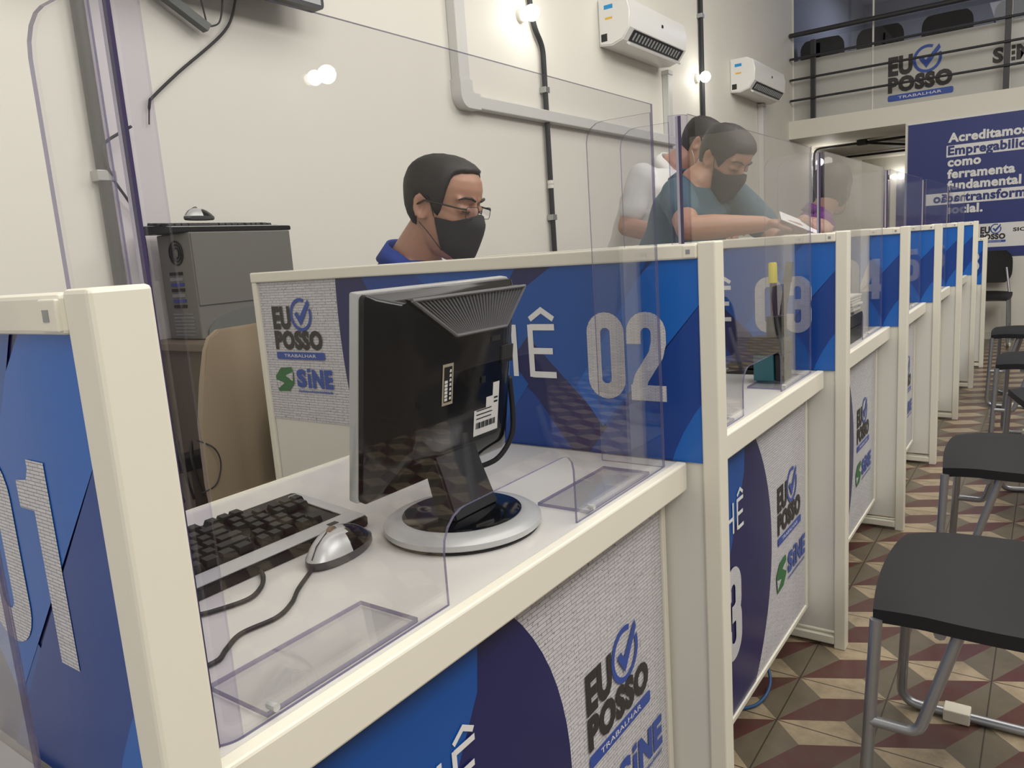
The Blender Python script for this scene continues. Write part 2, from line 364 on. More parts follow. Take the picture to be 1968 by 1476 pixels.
def poster(parent, num, O, U, V, W_, H_, bound, bands, logo, sn, gx, gy, gh, glw, nb):
    """printed sheet: brick-effect end, blue field with bands, lettering"""
    N = Vector(U).cross(Vector(V)).normalized(); O = Vector(O)
    mk.recalc = False
    bm = B(); flat(bm, [(0, 0), (W_, 0), (W_, H_), (0, H_)], O, U, V, 0)
    P = clip(bound, 0, 0, W_, H_); flat(bm, P, O+N*.0003, U, V, 1)
    for i, (poly, mi) in enumerate(bands):
        pc = clip(poly, 0, 0, W_, H_)
        if len(pc) > 2: flat(bm, pc, O+N*(.0006+.0002*i), U, V, mi)
    po = mk('poster', bm, [brick_print, navy, blue, blue2, blue3], parent, label='printed sheet in blues with a pale brick-effect end')
    O2 = O+N*.0022
    bm = B(); eu_posso(bm, O2, U, V, *logo, (0, 1, 2)); sine(bm, O2, U, V, *sn, (3, 1, 4))
    mk('logo', bm, [logo_black, logo_blue, print_white, logo_green, brick_print], po)
    bm = B(); guiche(bm, O2, U, V, gx, gy, gh, glw)
    mk('lettering', bm, print_white, po)
    bm = B(); number(bm, num, O2, U, V, *nb); mk('number', bm, brick_digit, po)
    mk.recalc = True
    return po
def part_bands(W_):
    return [([(.36, .36), (.50, .36), (.95, -.02), (.60, -.02)], 4), ([(.50, .36), (.80, .36), (.66, .18), (.62, .26)], 2),
            ([(.66, .17), (.80, .30), (.90, .36), (.98, .36), (.75, .06), (.70, -.02), (.58, -.02)], 2),
            ([(.76, .165), (.80, .21), (1.04, -.02), (.90, -.02)], 1), ([(.80, .21), (.93, .36), (1.06, .36), (.94, .16), (1.03, .08), (1.03, -.02)], 2),
            ([(1.03, .31), (1.085, .36), (1.2, .36), (1.2, .285), (1.155, .285), (.95, .05), (.90, .12)], 3),
            ([(1.155, .285), (1.2, .32), (1.2, .05), (1.12, -.02), (.905, -.02), (1.0, .1)], 4),
            (arc(1.42, -.12, .36, .36, 100, 180, 14)+[(1.2, -.12), (1.2, .24)], 3)]
nums = ['01', '02', '03', '04', '05', '06', '07', '08']
ptxt = ['numbered 01, nearest and cut by the left edge', 'numbered 02, behind the black monitor', 'numbered 03, behind the pens and yellow highlighter', 'numbered 04, next beyond the one numbered 03',
        'numbered 05, beyond the paper tray', 'numbered 06, third from the far end', 'numbered 07, last of the tall ones', 'numbered 08, lowest and farthest']
def partition(i):
    yb = PB[i]; y0 = yb-TH; H = HT if i < 7 else 1.02; zc = ZC if i < 7 else .66
    t = root('partition_panel', 'cream-framed booth partition with blue poster '+ptxt[i], 'partition', (XR-.6, y0+TH/2, 0), 'booth partitions along the counter row')
    mk('infill', bx((XL+.02, y0+.008, .05), (XR-.02, yb-.008, H-.02)), white_panel, t)
    mk('top_rail', bx((XL, y0-.002, H-.024), (XR-.030, yb+.002, H), .003), cream, t)
    mk('end_post', bx((XR-.030, y0, 0), (XR, yb, H+.002), .003), cream, t)
    mk('rear_post', bx((XL, y0, 0), (XL+.018, yb, H-.024), .002), cream, t)
    mk('bottom_rail', bx((XL+.018, y0, .012), (XR-.030, yb, .035), .002), cream, t)
    # little corner plate where rail meets post
    bm = B(); box(bm, (XR-.052, y0-.004, H-.022), (XR-.031, y0, H-.003), 0, .001); box(bm, (XR-.047, y0-.0045, H-.016), (XR-.040, y0-.0035, H-.009), 1)
    mk('corner_plate', bm, [cream, steel], t)
    W_ = 1.148; O = (XL+.018, y0-.0005+.006, zc); s = 1.
    O = (XL+.0, y0+.0065, zc)
    H_ = H-.024-zc
    bound = [(p[0], p[1]) for p in arc(1.69, .25, 1.4, 1.4, 165, 195, 16)]+[(1.3, -.2), (1.3, .7)]
    sc = H_/.336
    po = poster(t, nums[i], (XL+.018, y0+.0065, zc), UX, UZ, XR-.030-XL-.018, H_, [(p[0]-.018, p[1]) for p in bound], [([(p[0]-.018, p[1]*sc) for p in P], m) for P, m in part_bands(W_)],
           (.042, .150, .173), (.028, .072, .205), .868, .134, .098, .068, (.911 if i < 7 else .950, .103, .069, .148, .008))
    return t
for i in range(8): partition(i)
# ================================================================ COUNTERS
XF = -.487; XB = -1.09; XP = -.535
ctxt = ['of booth 01, mostly out of frame at lower left', 'of booth 02, carrying the black monitor and keyboard', 'of booth 03, carrying the pen holder', 'of booth 04, carrying the tray of papers',
        'of booth 05, fifth along the row', 'of booth 06, sixth along the row', 'of booth 07, seventh along the row', 'of booth 08, at the far end']
def fbands():
    return [([(-.1, -.02), (.25, -.02), (.10, -.5), (-.1, -.7)], 2), ([(.20, -.0), (.40, .02), (.38, -.14), (.28, -.30), (.15, -.62), (.02, -.62), (.14, -.30)], 2),
            (arc(.02, -.12, .2, .2, -90, 70, 10)+[(-.1, .07), (-.1, -.32)], 2), ([(-.02, -.1), (.10, -.2), (.0, -.5), (-.1, -.5)], 4)]
def counter(i):
    y1 = PB[i]-TH; y0 = PB[i-1] if i else -.72
    zc = ZC if i < 7 else .66
    t = root('service_counter', 'white service counter '+ctxt[i], 'counter', (-.8, (y0+y1)/2, 0), 'service counters between the partitions')
    e = .0012
    mk('worktop', bx((XB, y0+e, zc-.03), (XF-.018, y1-e, zc)), counter_white, t)
    mk('front_edge', bx((XF-.018, y0+e, zc-.047), (XF, y1-e, zc+.0015), .003), cream, t)
    mk('rear_edge', bx((XB-.004, y0+e, zc-.032), (XB, y1-e, zc+.003)), cream, t)
    bm = B(); box(bm, (XP-.018, y0+e, .11), (XP, y1-e, zc-.031)); mk('front_panel', bm, white_panel, t)
    bm = B(); box(bm, (XP, y1-.016, .11), (XP+.006, y1-e, zc-.048), 0, .001); box(bm, (XP, y0+e, .11), (XP+.006, y1-.016, .122), 0, .001); mk('panel_trim', bm, cream, t)
    W_ = y1-y0-.018; zt = zc-.048; off = zc-zt
    if i >= 1:
        poster(t, nums[i], (XP+.0015, y0+e, zt), UY, UZ, W_, .001, [(0, 0), (1, 0), (1, 1)], [], (0, 0, .01), (0, 0, .01), 0, 0, .001, .001, (0, 0, .001, .001, 0)) if False else None
        h = zt-.122
        bound = [(p[0], p[1]+h+off) for p in arc(.165, -.365, .41, .41, -100, 100, 40)]+[(-.1, h+off+.1), (-.1, -.2)]
        bands = [([(p[0], p[1]+h+off) for p in P], m) for P, m in fbands()]
        # keep bands inside the circle
        poster(t, nums[i], (XP+.0015, y0+e, .122), UY, UZ, W_, h, bound, bands, (.622, h+off-.402, .208), (.606, h+off-.52, .265), .385, h+off-.253, .068, .048, (.135, h+off-.535, .098, .205, .012))
    return t
for i in range(8): counter(i)
# ================================================================ ACRYLIC SHIELDS
def pane(name, poly, O, U, V, N, th, parent, mats=None):
    bm = B(); prism(bm, poly, O, U, V, N, -th/2, th/2, 0, 1); return mk(name, bm, mats or [acr, acr_edge], parent)
stxt = ['around booth 01, cut by the left edge of the picture', 'in front of the black monitor, largest and nearest', 'in front of the pens and yellow highlighter', 'fourth from the camera, beside the paper tray', 'fifth from the camera', 'sixth from the camera', 'farthest of the row, seventh from the camera']
def shield(i):
    y1 = PB[i]-TH-.036; y0 = (PB[i-1] if i else y1-.9)+.042
    X = -.512; z0 = ZC+.0005; zt = 1.363
    t = root('acrylic_shield', 'clear acrylic sneeze screen '+stxt[i], 'screen', (X, (y0+y1)/2, ZC), 'acrylic screens on the counters')
    a, b = y0+.285, y0+.55; zo = .098; L = y1-y0
    P = [(0, 0), (.28, 0), (.28, zo-.04)]+[(.28+.04-.04*math.cos(math.radians(k)), zo-.04+.04*math.sin(math.radians(k))) for k in (20, 40, 60, 80, 90)]+ \
        [(.55-.025+.025*math.sin(math.radians(k)), zo-.025+.025*math.cos(math.radians(k))) for k in (0, 30, 60, 90)]+[(.55, 0), (L, 0), (L, zt-z0), (0, zt-z0)]
    rb = .024; P = [(max(p[0], rb), p[1]) for p in P]
    pane('front_pane', P, (X, y0, z0), UY, UZ, (-1, 0, 0), .0032, t)
    for f in bpy.data.objects[-1].data.polygons if False else t.children[0].data.polygons:
        if abs(f.normal.y) > .9 and abs(f.center.y+t.location.y-y0-rb) < .002: f.material_index = 0
    def qa(r): return [(X-rb+r*math.cos(math.radians(k)), y0+rb-r*math.sin(math.radians(k))) for k in range(0, 91, 10)]
    bm = B(); prism(bm, qa(rb+.0016)+qa(rb-.0016)[::-1], (0, 0, z0), UX, UY, UZ, 0, zt-z0-.002, 1, 0); mk('bent_corner', bm, [acr_bent, acr_edge], t, 40)
    bm = B(); box(bm, (X-.013, y0+.0035, z0), (X-.0085, y0+.0065, zt-.004), 0); box(bm, (X-.0085, y0+.0035, z0), (X-.004, y0+.0065, zt-.004), 1); mk('painted_bend_streaks', bm, [M('painted_glint_pale', (.55, .54, .56), .2), M('painted_streak_violet', (.055, .045, .11), .2)], t)  # pale and violet strips paint the bend's highlight and refraction streaks
    for yy in (y0+.0017, y1-.0017):
        r = .03; Q = [(0, 0), (0, zt-z0-.012)]+[(-.113+r-r*math.sin(math.radians(k)), zt-z0-.012-r+r*math.cos(math.radians(k))) for k in (0, 22, 45, 67, 90)]+[(-.113, 0)]
        pane('side_wing', [(min(p[0], -rb+.0017 if yy < y0+.01 else 0), p[1]) for p in Q], (X-.0017, yy, z0), UX, UZ, UY, .0032, t)
    for ya, yb in ((y0+.05, y0+.235), (y1-.25, y1-.05)):
        bm = B(); box(bm, (X-.086, ya, z0+.0005), (X-.003, yb, z0+.0055), 0)
        bm.faces.ensure_lookup_table()
        for f in bm.faces:
            f.normal_update(); f.material_index = 0 if abs(f.normal.z) > .9 else 1
        mk('foot', bm, [acr, acr_edge], t)
        bm = B(); tube(bm, [(X-.005, ya+.004, z0+.010), (X+.006, ya+.004, z0+.010)], .0035, 10); mk('bolt', bm, silver, t)
    return t
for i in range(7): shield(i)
# ================================================================ WALL THINGS
XW = -2.4
def lamp(loc, label, grp=None, side=1):
    t = root('wall_lamp', label, 'lamp', (loc[0]-side*.08, loc[1], loc[2]), grp)
    bm = B(); lathe(bm, [(.001, 0), (.034, .0), (.034, .02), (.03, .025), (.001, .025)], (0, 0, 0), 20, axis='x')
    if side < 0: bmesh.ops.scale(bm, vec=(-1, 1, 1), verts=bm.verts)
    bmesh.ops.translate(bm, vec=(loc[0]-side*.08, loc[1], loc[2]), verts=bm.verts); mk('wall_base', bm, white_panel, t, 30)
    bm = B(); bmesh.ops.create_uvsphere(bm, u_segments=20, v_segments=12, radius=.042)
    bmesh.ops.translate(bm, vec=(loc[0], loc[1], loc[2]), verts=bm.verts)
    mk('bulb', bm, M('bulb_glow', (.9, .9, .85), .3, emis=(1, .95, .85), es=7), t, True)
    l = bpy.data.lights.new('bulb_light', 'POINT'); l.energy = 1.3; l.color = (1, .95, .88); l.shadow_soft_size = .05
    o = bpy.data.objects.new('bulb_light', l); COL.objects.link(o); o.location = (loc[0]+side*.1, loc[1], loc[2]); return t
lamp((-2.32, 3.634, 2.40), 'lit round wall lamp at the top of the middle conduit')
lamp((-2.32, 6.12, 2.42), 'lit round wall lamp between the two air conditioners')
lamp((2.42, 3.09, 2.2), 'lit round wall lamp on the wall facing the counters', side=-1)
lamp((-2.32, 9.75, 1.96), 'left lit lamp in the recess under the mezzanine')
lamp((-1.95, 12.52, 1.86), 'right lit lamp in the recess under the mezzanine', side=1)
def conduit(y, z0, z1, r, label, clips, bends=None, coup=()):
    t = root('conduit', label, 'pipe', (XW+.03, y, z0))
    bm = B(); tube(bm, bends or [(XW+.025, y, z0), (XW+.025, y, z1)], r, 12); mk('pipe', bm, dark_pipe, t, 40)
    for z in clips:
        bm = B(); box(bm, (XW+.001, y-r*1.5, z-.016), (XW+.027+r, y+r*1.5, z+.016), 0, .002); mk('clip', bm, galv, t)
    for z in coup:
        bm = B(); tube(bm, [(XW+.025, y, z-.012), (XW+.025, y, z+.012)], r*1.25, 12); mk('coupling', bm, white_panel, t, 40)
conduit(1.250, 0, 4.2, .019, 'thick dark wall conduit at the far left', (1.47,))
conduit(3.81, 0, 2.40, .015, 'dark wall conduit rising to the lamp behind the seated man', (2.04, 1.34), fillet([(XW+.025, 3.81, 0), (XW+.025, 3.81, 2.27), (XW+.025, 3.73, 2.36), (XW+.025, 3.70, 2.5), (XW+.025, 3.70, 4.2)], .05), (1.535, 1.515))
conduit(6.20, 0, 4.2, .018, 'dark wall conduit between the two air conditioners', (2.9,))
# trunking
t = root('cable_trunking', 'white plastic trunking with an elbow running along the wall', 'trunking', (XW+.03, 4.2, 1.9))
bm = B(); box(bm, (XW+.001, 3.005, 1.96), (XW+.055, 3.085, 4.2), 0, .004); mk('vertical_run', bm, M('trunking_pvc', (.62, .62, .60), .4), t)
bm = B(); box(bm, (XW+.001, 3.11, 1.865), (XW+.055, 5.62, 1.925), 0, .004); mk('horizontal_run', bm, M('trunking_pvc', (.62, .62, .60), .4), t)
bm = B(); prism(bm, [(2.998, 1.99), (2.998, 1.93)]+arc(3.06, 1.922, .062, .064, 180, 270, 8)+[(3.15, 1.858), (3.15, 1.932), (3.105, 1.932), (3.092, 1.945), (3.092, 1.99)], (XW, 0, 0), UY, UZ, UX, .001, .062); mk('elbow', bm, M('trunking_pvc', (.62, .62, .60), .4), t, 40)
bm = B(); box(bm, (XW+.001, 3.0, 2.43), (XW+.06, 3.09, 2.46), 0, .003); mk('joint', bm, M('trunking_pvc', (.62, .62, .60), .4), t)
def drop(y, z0, z1, label):
    tt = root('pipe_cover', label, 'trunking', (XW+.03, y, z0))
    bm = B(); box(bm, (XW+.001, y-.035, z0), (XW+.05, y+.035, z1), 0, .004); mk('cover', bm, M('trunking_pvc', (.62, .62, .60), .4), tt)
    bm = B(); box(bm, (XW+.001, y-.04, z1-.03), (XW+.056, y+.04, z1), 0, .003); mk('end_cap', bm, M('trunking_pvc', (.62, .62, .60), .4), tt)
drop(5.50, 1.926, 2.385, 'white pipe cover below the nearer air conditioner')
drop(7.72, .9, 2.40, 'white pipe cover below the farther air conditioner')
def aircon(y0, y1, zb, label):
    t = root('air_conditioner', label, 'air conditioner', (XW+.1, (y0+y1)/2, zb), 'wall air conditioners')
    h = .285; prof = [(.001, .01), (.001, h), (.15, h), (.205, h-.03), (.222, h-.10), (.215, .085), (.165, .022), (.09, .0)]
    bm = B(); prism(bm, prof, (XW, 0, zb), UX, UZ, UY, y0, y1)
    es = [e for e in bm.edges if abs((e.verts[0].co-e.verts[1].co).y) < .01]
    bmesh.ops.bevel(bm, geom=es, offset=.008, segments=3, affect='EDGES'); mk('body', bm, M('aircon_white', (.80, .80, .78), .25), t, 30)
    # outlet slot in the lower front edge with louvre fins
    a = Vector((XW+.215, 0, zb+.085)); c = Vector((XW+.165, 0, zb+.022)); d = (c-a).normalized(); n = Vector((-d.z, 0, d.x)); n = n if n.x > 0 else -n
    bm = B(); vs = []
    for yy in (y0+.07, y1-.05):
        vs.append([a+d*.006+n*.002+Vector((0, yy, 0)), c-d*.004+n*.002+Vector((0, yy, 0)), c-d*.004+n*.006+Vector((0, yy, 0)), a+d*.006+n*.006+Vector((0, yy, 0))])
    loft(bm, vs); mk('outlet', bm, M('aircon_dark', (.02, .02, .022), .5), t)
    k = y0+.1
    while k < y1-.08:
        bm = B(); p = a+d*.02+n*.006+Vector((0, k, 0)); vs = [p, p+d*.045, p+d*.045+n*.006, p+n*.006]
        loft(bm, [[v for v in vs], [v+Vector((0, .012, 0)) for v in vs]]); k += .045
        mk('louvre', bm, M('aircon_fin', (.35, .36, .37), .4), t)
    bm = B(); ra = a+n*.012+Vector((0, y0+.06, 0)); mk_v = [ra, ra-d*.006, ra-d*.006+n*.01, ra+n*.01]
    vs2 = [c+n*.004+Vector((0, y0+.06, 0)), c+d*.012+n*.004+Vector((0, y0+.06, 0)), c+d*.012+n*.03+Vector((0, y0+.06, 0)), c+n*.03+Vector((0, y0+.06, 0))]
    loft(bm, [vs2, [v+Vector((0, y1-y0-.1, 0)) for v in vs2]]); mk('flap', bm, M('aircon_white', (.8, .8, .78), .25), t)
    bm = B(); O = (XW, y0-.0008, zb); U = UX
    flat(bm, [(.045, .17), (.105, .17), (.105, .215), (.045, .215)], O, U, UZ, 0); flat(bm, [(.045, .215), (.105, .215), (.105, .24), (.045, .24)], O, U, UZ, 1)
    flat(bm, [(.05, .155), (.1, .155), (.1, .167), (.05, .167)], O, U, UZ, 2)
    mk('label', bm, [paper, M('label_blue', (.02, .30, .70), .4), M('label_yellow', (.8, .5, .03), .4)], t, label='white and blue energy sticker')
    bm = B(); flat(bm, [(.018, .03), (.06, .03), (.06, .075), (.018, .075)], O, U, UZ, 0); mk('pipe_port', bm, M('aircon_dark', (.02, .02, .022), .5), t)
    bm = B(); box(bm, (XW+.2195, (y0+y1)/2+.02, zb+.16), (XW+.2235, (y0+y1)/2+.045, zb+.178)); mk('badge', bm, black_pl, t)
aircon(4.52, 5.41, 2.385, 'white split air conditioner nearer the camera, above the trunking')
aircon(6.92, 7.84, 2.40, 'white split air conditioner farther along, beside the mezzanine railing')
# television, its bracket and the loose cables
t = root('television', 'black wall television, only its lower corner in the frame', 'television', (-2.3, 1.55, 2.08))
bm = B(); prism(bm, rrect(1.0, 2.085, 2.10, 2.72, .02), (0, 0, 0), UY, UZ, UX, -2.30, -2.25); mk('casing', bm, black_pl, t)
mk('screen', bx((-2.25, 1.015, 2.10), (-2.2485, 2.085, 2.70)), M('dark_screen', (.01, .014, .03), .08), t)
mk('wall_mount', bx((-2.399, 1.4, 2.3), (-2.301, 1.7, 2.5)), dark_pipe, t)
t = root('mounting_bracket', 'grey steel bracket hanging with two wires below the television', 'bracket', (-2.36, 1.58, 2.0))
bm = B(); d = Vector((0, .10, -.065)).normalized(); pr = Vector((0, d.z, -d.y))
p0 = Vector((-2.37, 1.50, 2.05)); p1 = Vector((-2.37, 1.665, 1.965))
vs = lambda p: [p-pr*.014, p+pr*.014, p+pr*.014+Vector((.03, 0, 0)), p-pr*.014+Vector((.03, 0, 0))]
loft(bm, [vs(p0), vs(p1)]); mk('arm', bm, M('bracket_steel', (.075, .082, .082), .4, .4), t)
bm = B(); tube(bm, smooth_path([(-2.35, 1.66, 1.967), (-2.345, 1.655, 2.0), (-2.345, 1.64, 2.09)]), .003, 6)
tube(bm, smooth_path([(-2.35, 1.665, 1.97), (-2.34, 1.70, 1.985), (-2.34, 1.72, 2.03), (-2.34, 1.73, 2.09)]), .003, 6); mk('wire', bm, black_mt, t, True)
bm = B(); tube(bm, smooth_path([(-2.385, 1.83, 2.12), (-2.385, 1.745*1.04, 1.155+.904*1.04), (-2.385, 1.688*1.04, 1.155+.795*1.04), (-2.385, 1.495*1.04, 1.155+.635*1.04), (-2.385, 1.40*1.04, 1.155+.552*1.04), (-2.385, 1.383*1.04, 1.155+.53*1.04), (-2.385, 1.371*1.04, 1.155+.465*1.04)]), [.0048]*38+[.0045]*5+[.0022]*6, 8)
mk('loose_cable', bm, black_mt, None, True, 'black cable dangling diagonally down the white wall', 'cable', loc=(-2.385, 1.43, 1.63))
bm = B(); tube(bm, smooth_path([(-2.35, 1.345, 1.62), (-2.345, 1.30, 1.595), (-2.345, 1.25, 1.56), (-2.345, 1.245, 1.52), (-2.36, 1.27, 1.46), (-2.37, 1.31, 1.40), (-2.38, 1.345, 1.34), (-2.38, 1.35, 1.2), (-2.38, 1.33, .9), (-2.38, 1.33, .02)]), .0045, 8)
mk('loose_cable', bm, black_mt, None, True, 'black cable looping over the thick left conduit', 'cable', loc=(-2.38, 1.33, .02))
# ================================================================ MEZZANINE, BANNER
t = root('railing', 'dark grey metal railing along the mezzanine edge', 'railing', (0, 8.80, 2.335))
YR = 8.80
for z, r in ((3.205, .024), (2.968, .013), (2.757, .012), (2.547, .012)):
    bm = B(); tube(bm, [(-2.39, YR-.03, z), (2.4, YR-.03, z)], r, 10); mk('rail', bm, rail_m, t, 40)
for x in (-2.16, -.44, 1.25):
    mk('post', bx((x-.025, YR-.02, 2.335), (x+.025, YR+.02, 3.19 if x > -2 else 3.13), .003), rail_m, t)
frost = M('frosted_glass', (.52, .52, .49), .18)
tint = acrylic('blue_tinted_glass', (.38, .41, .53))
mk('window_1', bx((-2.39, 8.90, 2.336), (2.49, 8.91, 2.965)), frost, kind='structure')
mk('window_2', bx((-2.39, 8.90, 2.966), (2.49, 8.91, 4.299)), tint, kind='structure')
bm = B()
for x in (-2.39, -1.60, -.42, .8, 2.0): box(bm, (x-.008, 8.894, 2.337), (x+.008, 8.899, 4.29))
mk('trim_1', bm, white_panel, kind='structure')
bm = B(); mk.recalc = False; eu_posso(bm, (0, 8.895, 0), UX, UZ, -1.457, 2.40, .58, (0, 1, 2))
mk('sticker', bm, [logo_black, logo_blue, print_white], None, label='EU POSSO sticker with a blue check mark on the mezzanine glass', cat='sticker', loc=(-1.2, 8.895, 2.6))
bm = B(); text(bm, 'SEM', (0, 8.895, 0), UX, UZ, -.56, 2.60, .14, None, .05)
mk('sticker', bm, logo_black, None, label='black letters SEM on the mezzanine glass at the right edge', cat='sticker', loc=(-.4, 8.895, 2.6)); mk.recalc = True
# banner on the back wall
t = root('banner', 'dark blue wall banner with white Portuguese slogan and logo strip', 'banner', (-.2, 8.74, .85))
mk.recalc = False
bm = B(); YB = 8.742
box(bm, (-1.243, YB, .80), (.32, 8.7495, 2.125)); mk('sheet', bm, navy if False else M('banner_blue', (.028, .042, .19), .4), t)
mk('edging', bx((-1.25, YB-.002, 2.126), (.32, 8.7495, 2.14)), print_white, t)
bm = B(); O = (0, YB-.001, 0)
L = [('Acreditamos na', 1.918, 0), ('Empregabilidade', 1.798, 1), ('como', 1.690, 0), ('ferramenta', 1.578, 0), ('fundamental', 1.470, 0), ('de transformação', 1.352, 1), ('social.', 1.240, 0)]
for s, z, hl in L:
    if hl: flat(bm, [(-.905, z-.022), (-.905+.062*len(s), z-.022), (-.905+.062*len(s), z+.088), (-.905, z+.088)], O, UX, UZ, 0)
    text(bm, s, (0, YB-.002, 0), UX, UZ, -.893, z, .083, None, .042, 1 if hl else 0, 1.0)
mk('lettering', bm, [print_white, M('banner_blue', (.028, .042, .19), .4)], t)
bm = B(); flat(bm, [(-1.243, .893), (.32, .893), (.32, 1.118), (-1.243, 1.118)], O, UX, UZ, 0)
eu_posso(bm, (0, YB-.002, 0), UX, UZ, -.60, .935, .21, (1, 2, 0)); text(bm, 'SICOOB', (0, YB-.002, 0), UX, UZ, -.335, 1.03, .035, .25, .04, 1)
mk('logo_strip', bm, [print_white, logo_black, logo_blue], t); mk.recalc = True
# conduits in the recess ceiling
t = root('ceiling_conduit', 'dark conduit with junction box under the mezzanine ceiling', 'pipe', (-1.8, 9.8, 2.12))
bm = B(); tube(bm, fillet([(-2.37, 9.7, 0.05), (-2.37, 9.7, 2.11), (-1.0, 9.72, 2.125)], .08), .014, 8); mk('pipe', bm, dark_pipe, t, 40)
bm = B(); tube(bm, [(-1.85, 9.75, 2.12), (-1.3, 11.4, 2.13)], .014, 8); tube(bm, [(-2.38, 11.4, 2.12), (-.8, 11.5, 2.125)], .014, 8); mk('branch', bm, dark_pipe, t, 40)
mk('junction_box', bx((-1.9, 9.66, 2.09), (-1.8, 9.76, 2.145), .004), dark_pipe, t)
# ================================================================ CHAIRS
def chair(loc, rz, label, group='black waiting chairs'):
    t = root('waiting_chair', label, 'chair', (0, 0, 0), group)
    # local: front -x, width along y
    nx, ny = 14, 14; hx, hy, zs = .225, .235, .474
    def pt(i, j, top):
        u = -1+2*i/nx; v = -1+2*j/ny
        x = u*hx*(1-.06*v*v); y = v*hy*(1-.10*(u < 0)*u*u)
        z = zs-.030*max(0, -u-.55)**1.5*1.2-.014*abs(v)**3+.012*u*u*(u > 0)-.010*(1-v*v)*(1-u*u)
        return (x, y, z if top else z-.014-.012*(abs(u) > .93 or abs(v) > .93))
    bm = B(); G = {}
    for k in (1, 0):
        for i in range(nx+1):
            for j in range(ny+1): G[k, i, j] = bm.verts.new(pt(i, j, k))
    for i in range(nx):
        for j in range(ny):
            bm.faces.new((G[1, i, j], G[1, i+1, j], G[1, i+1, j+1], G[1, i, j+1])); bm.faces.new((G[0, i, j], G[0, i, j+1], G[0, i+1, j+1], G[0, i+1, j]))
    for i in range(nx):
        for j in (0, ny): bm.faces.new((G[1, i, j], G[0, i, j], G[0, i+1, j], G[1, i+1, j]))
    for j in range(ny):
        for i in (0, nx): bm.faces.new((G[1, i, j], G[0, i, j], G[0, i, j+1], G[1, i, j+1]))
    mk('seat', bm, seat_m, t, 50)
    bm = B(); rows = []
    for k in range(9):
        z = .56+.30*k/8; xx = .235+.03*k/8
        hw = .225*(1-.25*(abs(k-4)/4)**4)
        rows.append([(xx+.02*(1-(2*j/10-1)**2), (-1+2*j/10)*hw, z) for j in range(11)]+[(xx+.02*(1-(2*j/10-1)**2)+.014, (-1+2*j/10)*hw, z) for j in range(10, -1, -1)])
    loft(bm, rows); mk('backrest', bm, seat_m, t, 50)
    for s in (-1, 1):
        y = s*.222
        bm = B(); tube(bm, fillet([(-.205, y*.97, .432), (-.222, y*1.02, .012), (.23, y*1.02, .012), (.20, y*.96, .44), (.262, y*.8, .70)], .045, 6), .0115, 10)
        mk('side_frame', bm, steel, t, 50)
        bm = B(); tube(bm, fillet([(-.213, y, .225), (-.13, y, .225), (-.07, y*.95, .432)], .02), .0105, 8); mk('brace', bm, steel, t, 50)
        mk('clip', bx((-.13, y*1.02-.022, .001), (-.075, y*1.02+.022, .030), .003), clip_m, t)
    bm = B(); tube(bm, [(-.10, -.215, .425), (-.10, .215, .425)], .0105, 8); tube(bm, [(.13, -.215, .425), (.13, .215, .425)], .0105, 8); mk('cross_tube', bm, steel, t, 50)
    t.location = loc; t.rotation_euler = (0, 0, rz); return t
def copy_tree(o, parent=None):
    c = o.copy(); COL.objects.link(c)
    if parent: c.parent = parent
    for ch in list(o.children): copy_tree(ch, c)
    return c
C0 = chair((-.04, 1.67, 0), 0, 'black waiting chair with grey tube legs nearest the camera')
def chair_at(loc, rz, label, group='black waiting chairs'):
    c = copy_tree(C0); c.location = loc; c.rotation_euler = (0, 0, rz); c['label'] = label; c['group'] = group; return c
chair_at((-.03, 2.67, 0), 0, 'second black waiting chair from the camera, in front of booth 04')
chair_at((.12, 3.58, 0), math.radians(14), 'third black waiting chair, farthest right with rounded corner showing')
chair_at((.01, 4.57, 0), math.radians(-4), 'fourth black waiting chair from the camera')
chair_at((-.08, 5.72, 0), math.radians(-3), 'farthest black waiting chair of the row, fifth from the camera')
chair_at((-.545, 8.35, 0), math.radians(90), 'dark chair standing against the back wall below the banner')
for i, (x, lab) in enumerate(((-2.15, 'leftmost dark chair back behind the mezzanine glass'), (-1.58, 'second dark chair back from the left on the mezzanine'), (-.97, 'dark chair back above the EU POSSO sticker on the mezzanine'), (-.35, 'rightmost dark chair back behind the mezzanine glass'))):
    chair_at((x, 9.4, 2.335), math.radians(-90), lab, 'chairs on the mezzanine')
bm = B(); tube(bm, smooth_path([(-.62, 1.66, .006), (-.56, 1.72, .006), (-.55, 1.80, .02), (-.58, 1.86, .05), (-.63, 1.9, .08)]), .004, 8)
mk('floor_cable', bm, M('cable_blue', (.03, .10, .25), .5), None, True, 'blue network cable on the tiles below counter 03', 'cable', loc=(-.57, 1.75, .006))
